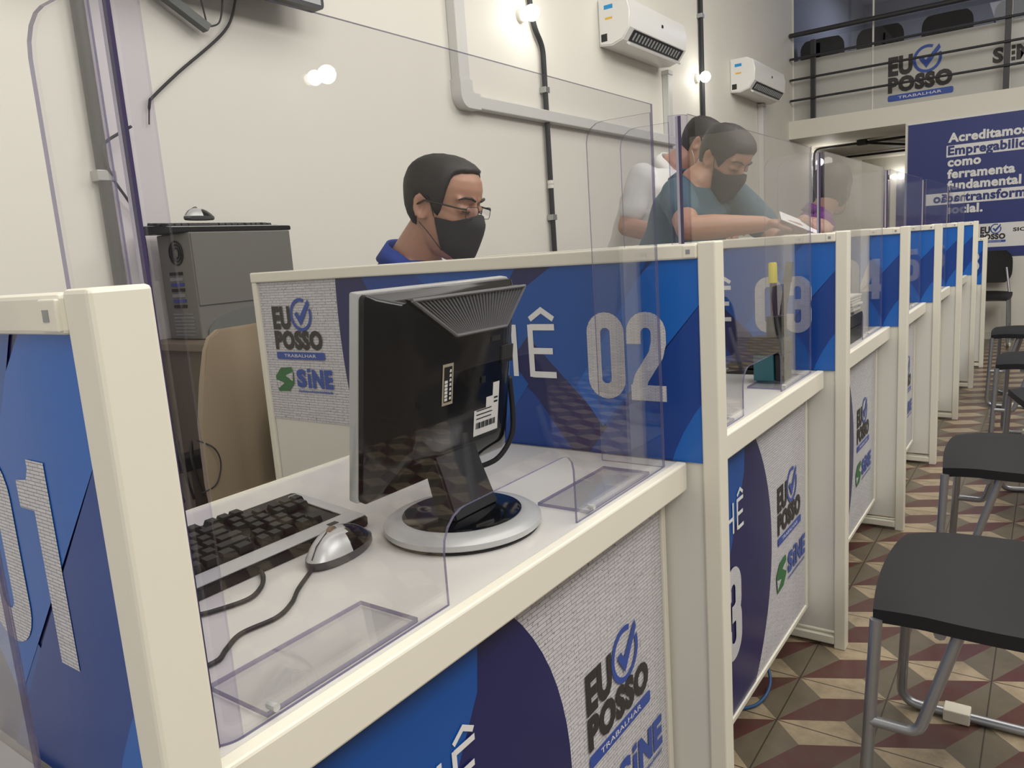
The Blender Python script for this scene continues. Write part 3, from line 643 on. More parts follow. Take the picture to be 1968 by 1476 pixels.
# ================================================================ MONITOR
def monitor(loc):
    t = root('computer_monitor', 'black monitor with silver edge seen from behind on counter 02', 'monitor', (0, 0, 0))
    # local: viewer at -y, x right, z up; base centre at origin
    bm = B(); lathe(bm, [(.001, 0), (.104, 0), (.106, .003)], n=56); mk('base_pad', bm, black_mt, t, 40)
    bm = B(); lathe(bm, [(.104, .003), (.108, .006), (.108, .013), (.101, .018), (.083, .022), (.082, .0215), (.001, .0205)], n=56); mk('base_ring', bm, silver, t, 40)
    bm = B(); lathe(bm, [(.001, .0206), (.0815, .0226), (.076, .0245), (.001, .0255)], n=56); mk('base_top', bm, black_gl, t, 40)
    bm = B(); A = Vector((.0, -.012, .024)); Bv = Vector((.02, .045, .135))
    def rect(p, hw, th): return [p+Vector((-hw, -th, 0)), p+Vector((hw, -th, 0)), p+Vector((hw, th, 0)), p+Vector((-hw, th, 0))]
    loft(bm, [rect(A, .047, .017), rect(A.lerp(Bv, .5), .044, .015), rect(Bv, .047, .014)])
    es = [e for e in bm.edges if e.calc_length() > .03]; bmesh.ops.bevel(bm, geom=es, offset=.003, segments=2, affect='EDGES'); mk('neck', bm, black_pl, t, 40)
    W_, H_ = .304, .266; cx = .013; zb = .068
    T = Matrix.Translation((cx-W_/2, .058, zb)) @ Matrix.Rotation(math.radians(8.5), 4, 'X')
    def put(bm): bmesh.ops.transform(bm, matrix=T, verts=bm.verts); return bm
    bm = B(); box(bm, (0, -.006, 0), (W_, .010, H_), 0, .003); mk('bezel', put(bm), silver, t, 40)
    bm = B(); box(bm, (.016, .0095, .016), (W_-.016, .0108, H_-.014)); mk('screen', put(bm), M('dark_screen', (.01, .014, .03), .08), t)
    # rear shell: stepped and tapered
    def rr(x0, z0, x1, z1, y, r): return [(p[0], y, p[1]) for p in rrect(x0, z0, x1, z1, r, 4)]
    bm = B(); loft(bm, [rr(.002, .001, W_-.002, H_-.002, -.004, .006), rr(.002, .001, W_-.002, H_-.002, -.014, .006), rr(.010, .008, W_-.008, H_-.006, -.022, .01), rr(.035, .03, W_-.03, H_-.012, -.036, .016), rr(.06, .05, W_-.055, H_-.06, -.041, .02)][::-1])
    sh = mk('rear_shell', put(bm), black_gl, t, 25)
    # vent: sloping trapezoid of slats
    q0 = [(.055, .257), (.296, .257), (.246, .205), (.135, .205)]
    def yv(z): return -.0375-.0058*(.257-z)/.052
    bm = B(); vs = [bm.verts.new((x, yv(z)-.001, z)) for x, z in q0]; bm.faces.new(vs); vs2 = [bm.verts.new((x, yv(z)+.012, z)) for x, z in q0]
    for i in range(4): bm.faces.new((vs[i], vs[(i+1) % 4], vs2[(i+1) % 4], vs2[i]))
    mk('vent', put(bm), black_mt, sh)
    bm = B(); n = 32
    for k in range(1, n):
        f = k/n; xa = q0[0][0]+(q0[1][0]-q0[0][0])*f; xb = q0[3][0]+(q0[2][0]-q0[3][0])*f
        a = Vector((xa, yv(.257)-.003, .256)); b = Vector((xb, yv(.206)-.003, .206)); h = Vector((.0017, 0, 0)); dn = Vector((0, .0025, 0))
        loft(bm, [[a-h, a+h, a+h+dn, a-h+dn], [b-h, b+h, b+h+dn, b-h+dn]])
    mk('vent_slats', put(bm), M('vent_grey', (.13, .13, .135), .4), sh)
    bm = B(); ring = [Vector((x, yv(z)-.004, z)) for x, z in q0]
    for i in range(4): tube(bm, [ring[i], ring[(i+1) % 4]], .0024, 6)
    mk('vent_frame', put(bm), M('vent_grey', (.13, .13, .135), .4), sh)
    mk.recalc = False
    # stickers
    O = T @ Vector((0, -.0422, 0)); U = (T.to_3x3() @ Vector((1, 0, 0))); V = (T.to_3x3() @ Vector((0, 0, 1)))
    nrm = T.to_3x3() @ Vector((0, -1, 0))
    bm = B(); flat(bm, [(.115, .112), (.137, .112), (.137, .168), (.115, .168)], O, U, V, 0); flat(bm, [(.118, .116), (.134, .116), (.134, .164), (.118, .164)], O+nrm*.0003, U, V, 1)
    for k in range(6): flat(bm, [(.119, .118+k*.0048), (.125, .118+k*.0048), (.125, .1218+k*.0048), (.119, .1218+k*.0048)], O+nrm*.0006, U, V, 2)
    for k in range(7): flat(bm, [(.1285, .119+k*.0062), (.1325, .119+k*.0062), (.1325, .1225+k*.0062), (.1295, .123+k*.0062)], O+nrm*.0006, U, V, 2)
    mk('asset_label', bm, [M('label_gold', (.42, .37, .26), .45), black_pl, paper], sh, label='small gold-edged barcode label')
    O = T @ Vector((-.018, -.0415, 0))
    bm = B(); flat(bm, [(.205, .052), (.262, .052), (.262, .124), (.247, .124), (.247, .105), (.232, .105), (.232, .09), (.205, .09)], O, U, V, 0)
    for k in range(15): flat(bm, [(.210+k*.003, .062), (.2115+k*.003+.0006*(k % 3), .062), (.2115+k*.003+.0006*(k % 3), .071), (.210+k*.003, .071)], O+nrm*.0004, U, V, 1)
    for k in range(5): flat(bm, [(.210, .076+k*.006), (.245+.004*(k % 2), .076+k*.006), (.245, .0775+k*.006), (.210, .0775+k*.006)] if k < 3 else [(.25, .076+k*.006), (.259, .076+k*.006), (.259, .0785+k*.006), (.25, .0785+k*.006)], O+nrm*.0004, U, V, 1)
    mk('rating_label', bm, [paper, black_pl], sh, label='torn white rating label')
    mk.recalc = True
    bm = B(); box(bm, (.245, -.043, .15), (.272, -.036, .175)); box(bm, (.2, -.0425, .128), (.209, -.038, .137)); box(bm, (.22, -.0425, .185), (.24, -.038, .192)); mk('port', put(bm), black_mt, sh)
    bm = B(); tube(bm, [(T @ Vector(p)) for p in smooth_path([(.288, -.028, .12), (.291, -.035, .07), (.285, -.04, .03), (.265, -.03, -.004), (.24, -.005, -.02)])], .004, 8); mk('cable', bm, black_mt, t, True)
    t.location = loc; t.rotation_euler = (0, 0, math.radians(90)); return t
monitor((-.648, .762, ZC+.0005))
# ================================================================ KEYBOARD, MICE
def keyboard(loc, rz, label, L=.445, D=.165):
    """local: silver strip (front) towards -y, x along its length, origin at left front"""
    t = root('keyboard', label, 'keyboard', (0, 0, 0), 'keyboards')
    bm = B(); prism(bm, [(0, .0), (D, 0), (D, .026), (D-.015, .028), (.0, .014)], (0, 0, 0), UY, UZ, UX, 0, L); es = [e for e in bm.edges]; bmesh.ops.bevel(bm, geom=es, offset=.002, segments=2, affect='EDGES'); mk('case', bm, black_pl, t, 35)
    sl = math.atan2(.014, D-.015)
    Tm = Matrix.Translation((0, 0, .0145)) @ Matrix.Rotation(sl, 4, 'X')
    bm = B(); box(bm, (.003, .002, 0), (L-.003, .030, .002), 0, .0008); box(bm, (L-.022, .030, 0), (L-.003, D-.02, .002), 0, .0008); bmesh.ops.transform(bm, matrix=Tm, verts=bm.verts); mk('trim_strip', bm, silver, t)
    bm = B(); box(bm, (L-.06, .0102, .002), (L-.045, .0182, .0026)); bmesh.ops.transform(bm, matrix=Tm, verts=bm.verts); mk('badge', bm, logo_black, t)
    bm = B(); p = .0190; cap = .0165; base = None
    rows = [15, 15, 15, 14, 12, 9]
    xoff = .012; protos = {}
    for r in range(6):
        y = .036+r*.0192+(.003 if r == 5 else 0); x = xoff+(r % 3)*.004*(r < 5)
        ws = {0: [1.3, 1.2, 1.3, 5.6, 1.3, 1.2, 1.2, 1.3], 1: [2.2]+[1]*10+[2.4], 2: [1.7]+[1]*11+[2.0], 3: [1.4]+[1]*12+[1.3], 4: [1]*13+[1.9], 5: [1]*14}[r]
        for wk in ws+[0]+[1]*({0: 3, 1: 1, 2: 0, 3: 3, 4: 3, 5: 3}[r])+[0]+[1]*({0: 2, 5: 0}.get(r, 3)):
            if wk == 0: x += .008; continue
            if x+wk*p > L-.012: break
            k = wk
            if k not in protos:
                kb = B(); x1 = wk*p-.0025; a = .0022
                loft(kb, [[(0, 0, 0), (x1, 0, 0), (x1, cap, 0), (0, cap, 0)], [(a*.3, a*.3, .004), (x1-a*.3, a*.3, .004), (x1-a*.3, cap-a*.3, .004), (a*.3, cap-a*.3, .004)], [(a, a, .0085), (x1-a, a, .0085), (x1-a, cap-a*.7, .0085), (a, cap-a*.7, .0085)]])
                ko = mk('key', kb, black_pl, t, 30); protos[k] = ko
            else: ko = protos[k].copy(); COL.objects.link(ko); ko.parent = t
            ko.matrix_local = Tm @ Matrix.Translation((x, y, .0005)); x += wk*p
    bm = B(); tube(bm, smooth_path([(.37, -.001, .006), (.372, -.018, .004), (.362, -.04, .0035), (.33, -.06, .0035), (.28, -.07, .0035)]), .0026, 8) if False else None
    bm.free()
    t.location = loc; t.rotation_euler = (0, 0, rz); return t
# the strip faces the customer (+x): local -y -> +x  => rotate +90 deg
kb = keyboard((-.775, .262, ZC+.0005), math.radians(90), 'black keyboard with silver strip lying on counter 02')
bm = B(); tube(bm, smooth_path([(-.776, .525, ZC+.006), (-.757, .515, ZC+.004), (-.735, .495, ZC+.0035), (-.722, .468, ZC+.0035), (-.732, .43, ZC+.0035), (-.745, .40, ZC+.0035), (-.75, .31, ZC+.0035)]), .0028, 8)
mk('cord', bm, black_mt, None, True)
bpy.data.objects['cord'].name = 'cord'; _c = bpy.data.objects['cord']; _c.parent = kb; _c.matrix_parent_inverse = (Matrix.Translation(kb.location) @ kb.rotation_euler.to_matrix().to_4x4()).inverted()
def mouse(loc, rz, label, cord=None, s=1.):
    """local: nose (cord end) towards -y"""
    t = root('computer_mouse', label, 'mouse', (0, 0, 0), 'computer mice')
    def ring(z, sc, hump=0.): return [(.031*s*sc*math.cos(a)*(1+.08*math.sin(a)), .060*s*sc*math.sin(a), z) for a in [2*math.pi*k/32 for k in range(32)]]
    bm = B(); loft(bm, [ring(.0, .93), ring(.004*s, 1.0), ring(.011*s, .99)]); mk('underside', bm, M('mouse_grey', (.06, .06, .065), .35), t, 40)
    # top dome as grid
    def top(front):
        bm = B(); n = 20; G = []
        for i in range(n+1):
            row = []
            for j in range(33):
                a = 2*math.pi*j/32; r = i/n
                x = .0305*s*r*math.cos(a)*(1+.08*math.sin(a)*r); y = .0592*s*r*math.sin(a)
                z = .0105*s+.026*s*(1-r**2.6)*(1-.18*(y/.06/s)) if r < 1 else .0105*s
                row.append((x, y, z))
            G.append(row)
        for i in range(n):
            for j in range(32):
                p = [G[i][j], G[i+1][j], G[i+1][j+1], G[i][j+1]]
                cx = sum(q_[0] for q_ in p)/4; cy = sum(q_[1] for q_ in p)/4
                isf = cy < .012*s-abs(cx)*.9
                if isf != front: continue
                vs = [bm.verts.new(q_) for q_ in p]
                try: bm.faces.new(vs)
                except ValueError: pass
        bmesh.ops.remove_doubles(bm, verts=bm.verts, dist=1e-5); return bm
    mk('buttons', top(True), silver, t, True); mk('palm_rest', top(False), black_gl, t, True)
    bm = B(); lathe(bm, [(.001, -.003), (.008*s, -.003), (.008*s, .003), (.001, .003)], (0, 0, 0), 16, axis='x'); bmesh.ops.translate(bm, vec=(0, -.012*s, .0335*s), verts=bm.verts); mk('wheel', bm, M('wheel_brown', (.20, .13, .09), .5), t, 40)
    bm = B(); tube(bm, [(0, -.057*s, .0145*s), (0, -.045*s, .0275*s), (0, -.022*s, .0372*s)], .0008, 5); mk('button_gap', bm, black_mt, t)
    t.location = loc; t.rotation_euler = (0, 0, rz)
    if cord:
        bm = B(); tube(bm, smooth_path(cord), .0026, 8); o = mk('cord', bm, black_mt, None, True); o.parent = t
        o.matrix_parent_inverse = (Matrix.Translation(t.location) @ t.rotation_euler.to_matrix().to_4x4()).inverted()
    return t
mouse((-.733, .614, ZC+.0005), math.radians(14), 'silver and black mouse with cord in front of the keyboard on counter 02',
      [(-.719, .560, ZC+.006), (-.708, .540, ZC+.004), (-.69, .512, ZC+.0033), (-.668, .485, ZC+.0033), (-.655, .455, ZC+.0033), (-.659, .415, ZC+.0033), (-.645, .388, ZC+.0033), (-.633, .370, ZC+.0033), (-.64, .35, ZC+.0033), (-.68, .33, ZC+.0033), (-.76, .29, ZC+.0033)])
# ================================================================ CORNER BEHIND BOOTH 02
t = root('cabinet', 'dark brown cabinet under the grey computer tower', 'cabinet', (-2.2, 1.6, 0))
mk('carcass', bx((-2.385, 1.30, .06), (-2.02, 1.95, .93)), brown, t); mk('top', bx((-2.385, 1.28, .93), (-2.0, 1.97, .954), .003), M('brown_top', (.13, .10, .07), .5), t)
mk('plinth', bx((-2.37, 1.32, 0), (-2.05, 1.93, .06)), black_mt, t)
bm = B(); box(bm, (-2.02, 1.31, .08), (-2.005, 1.618, .92), 0, .002); mk('door', bm, brown, t)
bm = B(); box(bm, (-2.02, 1.632, .08), (-2.005, 1.94, .92), 0, .002); mk('door', bm, brown, t)
t = root('computer_tower', 'grey computer tower standing on the brown cabinet', 'computer', (-2.24, 1.55, .955))
x0, x1, y0, y1, z0, z1 = -2.335, -2.155, 1.365, 1.745, .955, 1.285
mk('case', bx((x0, y0, z0), (x1, y1, z1), .004), beige_tower, t)
bm = B(); box(bm, (x1, y0+.004, z0+.105), (x1+.004, y1-.004, z1-.002), 0, .0015); mk('side_panel', bm, beige_tower, t)
bm = B(); prism(bm, [(.02, .01)]+arc(.19, .015, .17, .07, 180, 0, 16)+[(.36, .01)], (x1, y0, z0), UY, UZ, UX, 0, .006); mk('foot_panel', bm, M('case_lower', (.125, .13, .124), .45), t)
bm = B(); mk.recalc = False; text(bm, 'hp', (x1+.0046, y0, z0), UY, UZ, .215, .125, .05, .06, .0); mk('logo', bm, M('case_emboss', (.19, .187, .17), .4), t); mk.recalc = True
bm = B(); lathe(bm, [(.0, 0), (.038, 0)], (0, 0, 0), 24) if False else None
for r in (.036, .026, .016):
    tube(bm, [(x0+.10+r*math.cos(2*math.pi*k/20), y0-.002, z1-.06+r*math.sin(2*math.pi*k/20)) for k in range(21)], .003, 6, caps=False)
mk('fan_grille', bm, black_pl, t)
bm = B()
for k in range(7): box(bm, (x0+.05, y0-.003, z0+.10+k*.017), (x0+.12, y0, z0+.11+k*.017), k % 3)
mk('port', bm, [black_pl, M('port_blue', (.03, .05, .25), .4), steel], t)
bm = B()
for k in range(7): box(bm, (x0+.04, y0-.002, z0+.012+k*.011), (x0+.15, y0, z0+.016+k*.011))
mk('slot_cover', bm, steel, t)
k2 = copy_tree(kb); k2['label'] = 'black keyboard lying on top of the grey computer tower'; k2.location = (-2.17, 1.32, 1.2865)
for ch in list(k2.children):
    if ch.name.startswith('cord'): bpy.data.objects.remove(ch)
mouse((-2.235, 1.46, 1.3265), math.radians(15), 'dark mouse lying on the keyboard on the computer tower')
t = root('leaning_board', 'tan board with rounded corners standing behind partition 02', 'board', (-1.76, 1.4, 0))
bm = B(); P = [(1.09, 0)]+[(1.045+.02*abs(k-4)/4, .1+.14*k) for k in range(0)]+[(1.082, .45), (1.068, .62), (1.072, .78), (1.092, .88), (1.112, .965), (1.128, .995), (1.155, 1.012), (1.75, 1.025), (1.78, .99), (1.8, .8), (1.79, 0)]
prism(bm, P, (-1.77, 0, 0), UY, UZ, UX, 0, .022); es = [e for e in bm.edges if e.calc_length() > .01 and abs(e.verts[0].co.x-e.verts[1].co.x) < .001]; bmesh.ops.bevel(bm, geom=es, offset=.004, segments=2, affect='EDGES'); mk('panel', bm, tan, t, 40)
bm = B(); tube(bm, smooth_path([(-1.765, 1.062, .74), (-1.738, 1.085, .72), (-1.736, 1.10, .69), (-1.736, 1.098, .655), (-1.738, 1.08, .62), (-1.77, 1.06, .6)]), .002, 6); mk('thin_cable', bm, black_mt, None, True, 'thin black cable curling over the tan board', 'cable', loc=(-1.745, 1.09, .68))
t = root('power_strip', 'dark power strip with tangled plugs on the floor side of the tan board', 'power strip', (-1.95, 1.15, .62))
mk('shelf_bracket', bx((-2.0, 1.13, 0), (-1.93, 1.2, .62)), brown, t); mk('strip', bx((-2.0, 1.05, .62), (-1.93, 1.25, .66), .004), black_pl, t)
bm = B()
for k in range(4): tube(bm, smooth_path([(-1.96, 1.08+.04*k, .66), (-1.94, 1.07+.04*k, .72-.01*k), (-1.9, 1.06+.03*k, .66), (-1.9, 1.08+.03*k, .55)]), .004, 6)
mk('plug_lead', bm, black_mt, t, True)
# ================================================================ PEOPLE
skin = M('skin', (.40, .215, .145), .45, bump=.05, bscale=200)
hair_m = M('hair_dark', (.014, .012, .012), .55, bump=.5, bscale=400)
def capsule(bm, p0, r0, p1, r1, n=14):
    p0, p1 = Vector(p0), Vector(p1); d = (p1-p0).normalized(); a, b = frame(d); R = []
    for c, r, s in ((p0, r0, -1), (p1, r1, 1)):
        for k in ((80, 55, 30, 0) if s < 0 else (0, 30, 55, 80)):
            k = math.radians(k); R.append([c+d*(s*r*math.sin(k))+(a*math.cos(t)+b*math.sin(t))*r*math.cos(k) for t in [2*math.pi*j/n for j in range(n)]])
    loft(bm, R)
def eloft(bm, rings, n=24, ex=2.3):
    R = []
    for c, rt, fw, hw, hd in rings:
        c, rt, fw = Vector(c), Vector(rt).normalized(), Vector(fw).normalized()
        R.append([c+rt*hw*math.copysign(abs(math.cos(t))**(2/ex), math.cos(t))+fw*hd*math.copysign(abs(math.sin(t))**(2/ex), math.sin(t)) for t in [2*math.pi*j/n for j in range(n)]])
    loft(bm, R)
HZ = np.array([-.120, -.112, -.098, -.080, -.055, -.030, -.005, .020, .040, .060, .080, .098, .111, .119, .122])
HF = np.array([.066, .082, .090, .089, .090, .091, .090, .089, .094, .094, .088, .074, .052, .026, .004])
HB = np.array([.030, .005, -.018, -.035, -.055, -.078, -.092, -.099, -.102, -.102, -.096, -.082, -.058, -.034, -.010])
HW = np.array([.016, .034, .048, .057, .063, .067, .070, .072, .0745, .0755, .072, .062, .046, .026, .004])
def hsurf(z, ph, off=0., ex=2.25):
    f, b, w_ = np.interp(z, HZ, HF), np.interp(z, HZ, HB), np.interp(z, HZ, HW)
    c, d = (f+b)/2, (f-b)/2; s, k = math.sin(ph), math.cos(ph)
    return Vector(((w_+off)*math.copysign(abs(s)**(2/ex), s), c+(d+off)*math.copysign(abs(k)**(2/ex), k), z))
def remesh(bm, vox, it=3, f=.5):
    me = bpy.data.meshes.new('r'); bmesh.ops.recalc_face_normals(bm, faces=bm.faces); bm.to_mesh(me); bm.free()
    o = bpy.data.objects.new('r', me); COL.objects.link(o); m = o.modifiers.new('r', 'REMESH'); m.mode = 'VOXEL'; m.voxel_size = vox
    s = o.modifiers.new('s', 'SMOOTH'); s.factor = f; s.iterations = it
    dg = bpy.context.evaluated_depsgraph_get(); dg.update(); out = bpy.data.meshes.new_from_object(o.evaluated_get(dg))
    bpy.data.objects.remove(o); bpy.data.meshes.remove(me); return out
def hand(bm, wr, d, nrm, right, curl=.5, sc=1.):
    """palm and five fingers; d along the hand, nrm out of the back of the hand"""
    wr, d = Vector(wr), Vector(d).normalized(); n = Vector(nrm); n = (n-d*n.dot(d)).normalized(); s = d.cross(n)*(1 if right else -1)  # s towards the thumb
    rt = s
    eloft(bm, [(wr-d*.01, rt, n, .024*sc, .018*sc), (wr+d*.02, rt, n, .032*sc, .017*sc), (wr+d*.055*sc, rt, n, .040*sc, .015*sc), (wr+d*.085*sc, rt, n, .038*sc, .012*sc), (wr+d*.092*sc, rt, n, .034*sc, .008*sc)], 16)
    for k, (o, L) in enumerate(((.029, .068), (.010, .078), (-.010, .072), (-.028, .056))):
        p = wr+d*.086*sc+s*o*sc; a = curl*.5; L *= sc
        for j, (fr, r0, r1) in enumerate(((.48, .0092, .0084), (.30, .0084, .0078), (.22, .0078, .0068))):
            dd = d*math.cos(a)-n*math.sin(a)+s*o*.6; q_ = p+dd.normalized()*L*fr; capsule(bm, p, r0*sc, q_, r1*sc, 10); p = q_; a += curl*.7
    p = wr+d*.025*sc+s*.030*sc; q_ = p+(d*.6+s*.8-n*.35).normalized()*.040*sc; capsule(bm, p, .013*sc, q_, .0105*sc, 10); capsule(bm, q_, .0105*sc, q_+(d*.9+s*.25-n*.35).normalized()*.032*sc, .0085*sc, 10)
def person(label, J, shirt, trousers, hl, mask=None, glasses=False, vox=.005, sleeve=.62, female=False, hairth=.009, hand_curl=.6, belly=1.):
    hp, hf, hu = Vector(J['head']), Vector(J['fwd']).normalized(), Vector(J.get('up', (0, 0, 1)))
    hx = hf.cross(hu).normalized(); hu = hx.cross(hf).normalized()
    MH = Matrix(((hx.x, hf.x, hu.x, hp.x), (hx.y, hf.y, hu.y, hp.y), (hx.z, hf.z, hu.z, hp.z), (0, 0, 0, 1)))
    pel, chest, nb = Vector(J['pelvis']), Vector(J['chest']), Vector(J['neck'])
    shr, shl = Vector(J['sh_r']), Vector(J['sh_l']); rt = (shr-shl).normalized(); hw = (shr-shl).length/2
    up = (nb-pel).normalized(); fw = up.cross(rt).normalized(); fw = -fw if fw.dot(hf) < 0 else fw
    hr = Vector(J.get('hip_r', pel+rt*.09)); hL = Vector(J.get('hip_l', pel-rt*.09))
    t = root('person', label, 'person', (pel.x, pel.y, 0))
    # ---------- body, one continuous surface
    bm = B()
    loft(bm, [[MH @ hsurf(z, 2*math.pi*k/36) for k in range(36)] for z in HZ])
    # nose: a ridge widening to the tip
    N_ = [(.030, .094, .005, .004), (.012, .101, .0075, .008), (-.006, .110, .010, .011), (-.018, .115, .0135, .012), (-.026, .108, .015, .010), (-.031, .098, .010, .006)]
    loft(bm, [[MH @ Vector((hwd*math.cos(a), y-dp+dp*(math.sin(a)+.0), z)) for a in [2*math.pi*k/12 for k in range(12)]] for z, y, hwd, dp in N_])
    for s in (-1, 1):                                                    # ears, eyelids
        c = MH @ Vector((s*.0765, -.012, .002)); ez = (hu*.97-hf*.22).normalized(); ex_ = (hf*.85+hx*s*-.35).normalized(); nx_ = ex_.cross(ez)
        R = []
        for k, (sc, dz) in enumerate(((.2, -.006), (.8, -.004), (1.0, .001), (.92, .005), (.62, .003), (.2, .001))):
            R.append([c+ex_*(.019*sc*math.cos(a)*(1-.15*math.sin(a)))+ez*(.033*sc*math.sin(a))+(hx*s)*dz-ex_*.003 for a in [2*math.pi*q_/20 for q_ in range(20)]])
        loft(bm, R)
        capsule(bm, MH @ Vector((s*.022, .083, .012)), .0105, MH @ Vector((s*.042, .076, .013)), .0105, 12)
        capsule(bm, MH @ Vector((s*.012, .090, .036)), .007, MH @ Vector((s*.052, .074, .036)), .006, 10)   # brow
    capsule(bm, MH @ Vector((-.02, .086, -.058)), .007, MH @ Vector((.02, .086, -.058)), .007, 10)
    capsule(bm, MH @ Vector((0, -.022, -.045)), .056, nb+fw*.005, .062, 18)
    nk = .060
    tors = [(pel-up*.09, rt, fw, .13, .09), (pel, rt, fw, .165, .115*belly), (pel.lerp(chest, .5), rt, fw, .150, .108*belly), (chest, rt, fw, max(hw*.98, .14), .118), (chest.lerp(nb, .6), rt, fw, hw*.95, .098), (nb-up*.02, rt, fw, hw*.52, .075), (nb+up*.01, rt, fw, .06, .058)]
    eloft(bm, tors)
    arms = []
    for s, sh, el, wr, hd, hn in (('r', shr, J['el_r'], J['wr_r'], J['hd_r'], J.get('hn_r', (0, 0, 1))), ('l', shl, J['el_l'], J['wr_l'], J['hd_l'], J.get('hn_l', (0, 0, 1)))):
        sh, el, wr = Vector(sh), Vector(el), Vector(wr); k = .88 if female else 1.
        capsule(bm, sh, .054*k, el, .042*k); capsule(bm, el, .042*k, el.lerp(wr, .35), .043*k); capsule(bm, el.lerp(wr, .35), .043*k, wr, .027*k)
        hand(bm, wr, hd, hn, s == 'r', hand_curl, .95); arms.append((sh, el, wr, k))
    legs = []
    for hip, kn, an in ((hr, J['kn_r'], J['an_r']), (hL, J['kn_l'], J['an_l'])):
        hip, kn, an = Vector(hip), Vector(kn), Vector(an); capsule(bm, hip, .085, kn, .058); capsule(bm, kn, .056, kn.lerp(an, .35), .055); capsule(bm, kn.lerp(an, .35), .055, an, .038); legs.append((hip, kn, an))
        ff = Vector((fw.x, fw.y, 0)).normalized(); capsule(bm, an-Vector((0, 0, .045))-ff*.03, .036, an-Vector((0, 0, .055))+ff*.12, .028)
    me = remesh(bm, vox, 3)
    # carve eye sockets / cheeks in head space
    V = np.empty(len(me.vertices)*3); me.vertices.foreach_get('co', V); V = V.reshape(-1, 3)
    iM = np.array(MH.inverted()); L = V @ iM[:3, :3].T + iM[:3, 3]
    for s in (-1, 1):
        g = np.exp(-(((L[:, 0]-s*.032)/.012)**2+((L[:, 2]-.004)/.007)**2))*(L[:, 1] > .04)*(np.abs(L[:, 2]) < .1); L[:, 1] -= .0025*g
        g = np.exp(-(((L[:, 0]-s*.014)/.006)**2+((L[:, 2]-.018)/.010)**2))*(L[:, 1] > .05); L[:, 1] -= .006*g
        g = np.exp(-(((L[:, 0]-s*.045)/.014)**2+((L[:, 2]+.018)/.014)**2))*(L[:, 1] > .03)*(np.abs(L[:, 0]) < .09); L[:, 1] += .004*g
        g = np.exp(-(((L[:, 1]+.010)/.008)**2+((L[:, 2]-.002)/.013)**2))*(L[:, 0]*s > .072)*(L[:, 0]*s < .1); L[:, 0] -= s*.006*g
    A = np.array(MH); V = L @ A[:3, :3].T + A[:3, 3]; me.vertices.foreach_set('co', V.ravel()); me.update()
    mk('body', me, skin, t, True)
    # ---------- hair following the skull down to a hairline
    bm = B(); nph, nt = 64, 14; G = {}
    for i in range(nph):
        ph = -math.pi+2*math.pi*i/nph; zh = hl(abs(math.degrees(ph)))
        for j in range(nt+1):
            u = j/nt; z = .1222-(.1222-zh)*u**1.5; th = hairth*min(1, (1-u)*6+.25)
            for lay, o in ((1, th), (0, -.006)):
                p = hsurf(min(z, .122), ph, o); p.z += (o*max(0, (z-.06)/.06) if lay else -.003*(z > .1))
                if lay: p += Vector((random.uniform(-1, 1), random.uniform(-1, 1), random.uniform(-1, 1)))*.0006*(1+4*female)
                G[lay, i, j] = bm.verts.new(MH @ p)
    for i in range(nph):
        k = (i+1) % nph
        for j in range(nt):
            bm.faces.new((G[1, i, j], G[1, k, j], G[1, k, j+1], G[1, i, j+1])); bm.faces.new((G[0, i, j], G[0, i, j+1], G[0, k, j+1], G[0, k, j]))
        bm.faces.new((G[1, i, nt], G[1, k, nt], G[0, k, nt], G[0, i, nt]))
    bm.faces.new([G[1, i, 0] for i in range(nph)]); bm.faces.new([G[0, i, 0] for i in range(nph)][::-1])
    mk('hair', bm, hair_m, t, True)
    bm = B()
    for s in (-1, 1): tube(bm, [MH @ Vector(p) for p in ((s*.013, .0985, .0345), (s*.028, .096, .0405), (s*.044, .0865, .0405), (s*.055, .076, .034))], [.0025, .0036, .003, .0015], 6)
    mk('eyebrows', bm, hair_m, t, True)
    bm = B()
    for s in (-1, 1): tube(bm, [MH @ Vector(p) for p in ((s*.019, .0905, .0085), (s*.031, .0925, .0055), (s*.045, .0850, .0085))], .0014, 6)
    mk('eyelashes', bm, hair_m, t, True)
    # ---------- mask
    if mask:
        bm = B(); na, nv = 28, 14; G = {}
        for i in range(na+1):
            a = math.radians(-78+156*i/na); f = abs(a)/math.radians(78); c = math.cos(a)
            zt = .004-.026*f**.7 if f > .0 else .004; zt = .006-.024*min(1, f*1.6)**1.2+.006*max(0, f-.6); zb = -.128+.035*f**1.6
            for j in range(nv+1):
                v = j/nv; z = zt+(zb-zt)*v
                y0_ = np.interp(z, [-.135, -.12, -.1, -.075, -.045, -.02, .006], [.080, .095, .106, .113, .120, .1225, .108])
                base = hsurf(max(z, -.105), a, .004); k = math.exp(-(a/.62)**2); p = Vector((base.x, base.y+(y0_-hsurf(max(z, -.105), 0, .004).y)*k, z))
                G[i, j] = (p, Vector((math.sin(a), math.cos(a), 0))*.0016)
        VV = {(i, j, l): bm.verts.new(MH @ (G[i, j][0]+G[i, j][1]*l)) for i in range(na+1) for j in range(nv+1) for l in (0, 1)}
        for i in range(na):
            for j in range(nv):
                bm.faces.new([VV[q_] for q_ in ((i, j, 1), (i+1, j, 1), (i+1, j+1, 1), (i, j+1, 1))]); bm.faces.new([VV[q_] for q_ in ((i, j, 0), (i, j+1, 0), (i+1, j+1, 0), (i+1, j, 0))])
            for j in (0, nv): bm.faces.new([VV[q_] for q_ in ((i, j, 0), (i+1, j, 0), (i+1, j, 1), (i, j, 1))])
        for j in range(nv):
            for i in (0, na): bm.faces.new([VV[q_] for q_ in ((i, j, 0), (i, j+1, 0), (i, j+1, 1), (i, j, 1))])
        mko = mk('face_mask', bm, mask, t, 60)
        bm = B()
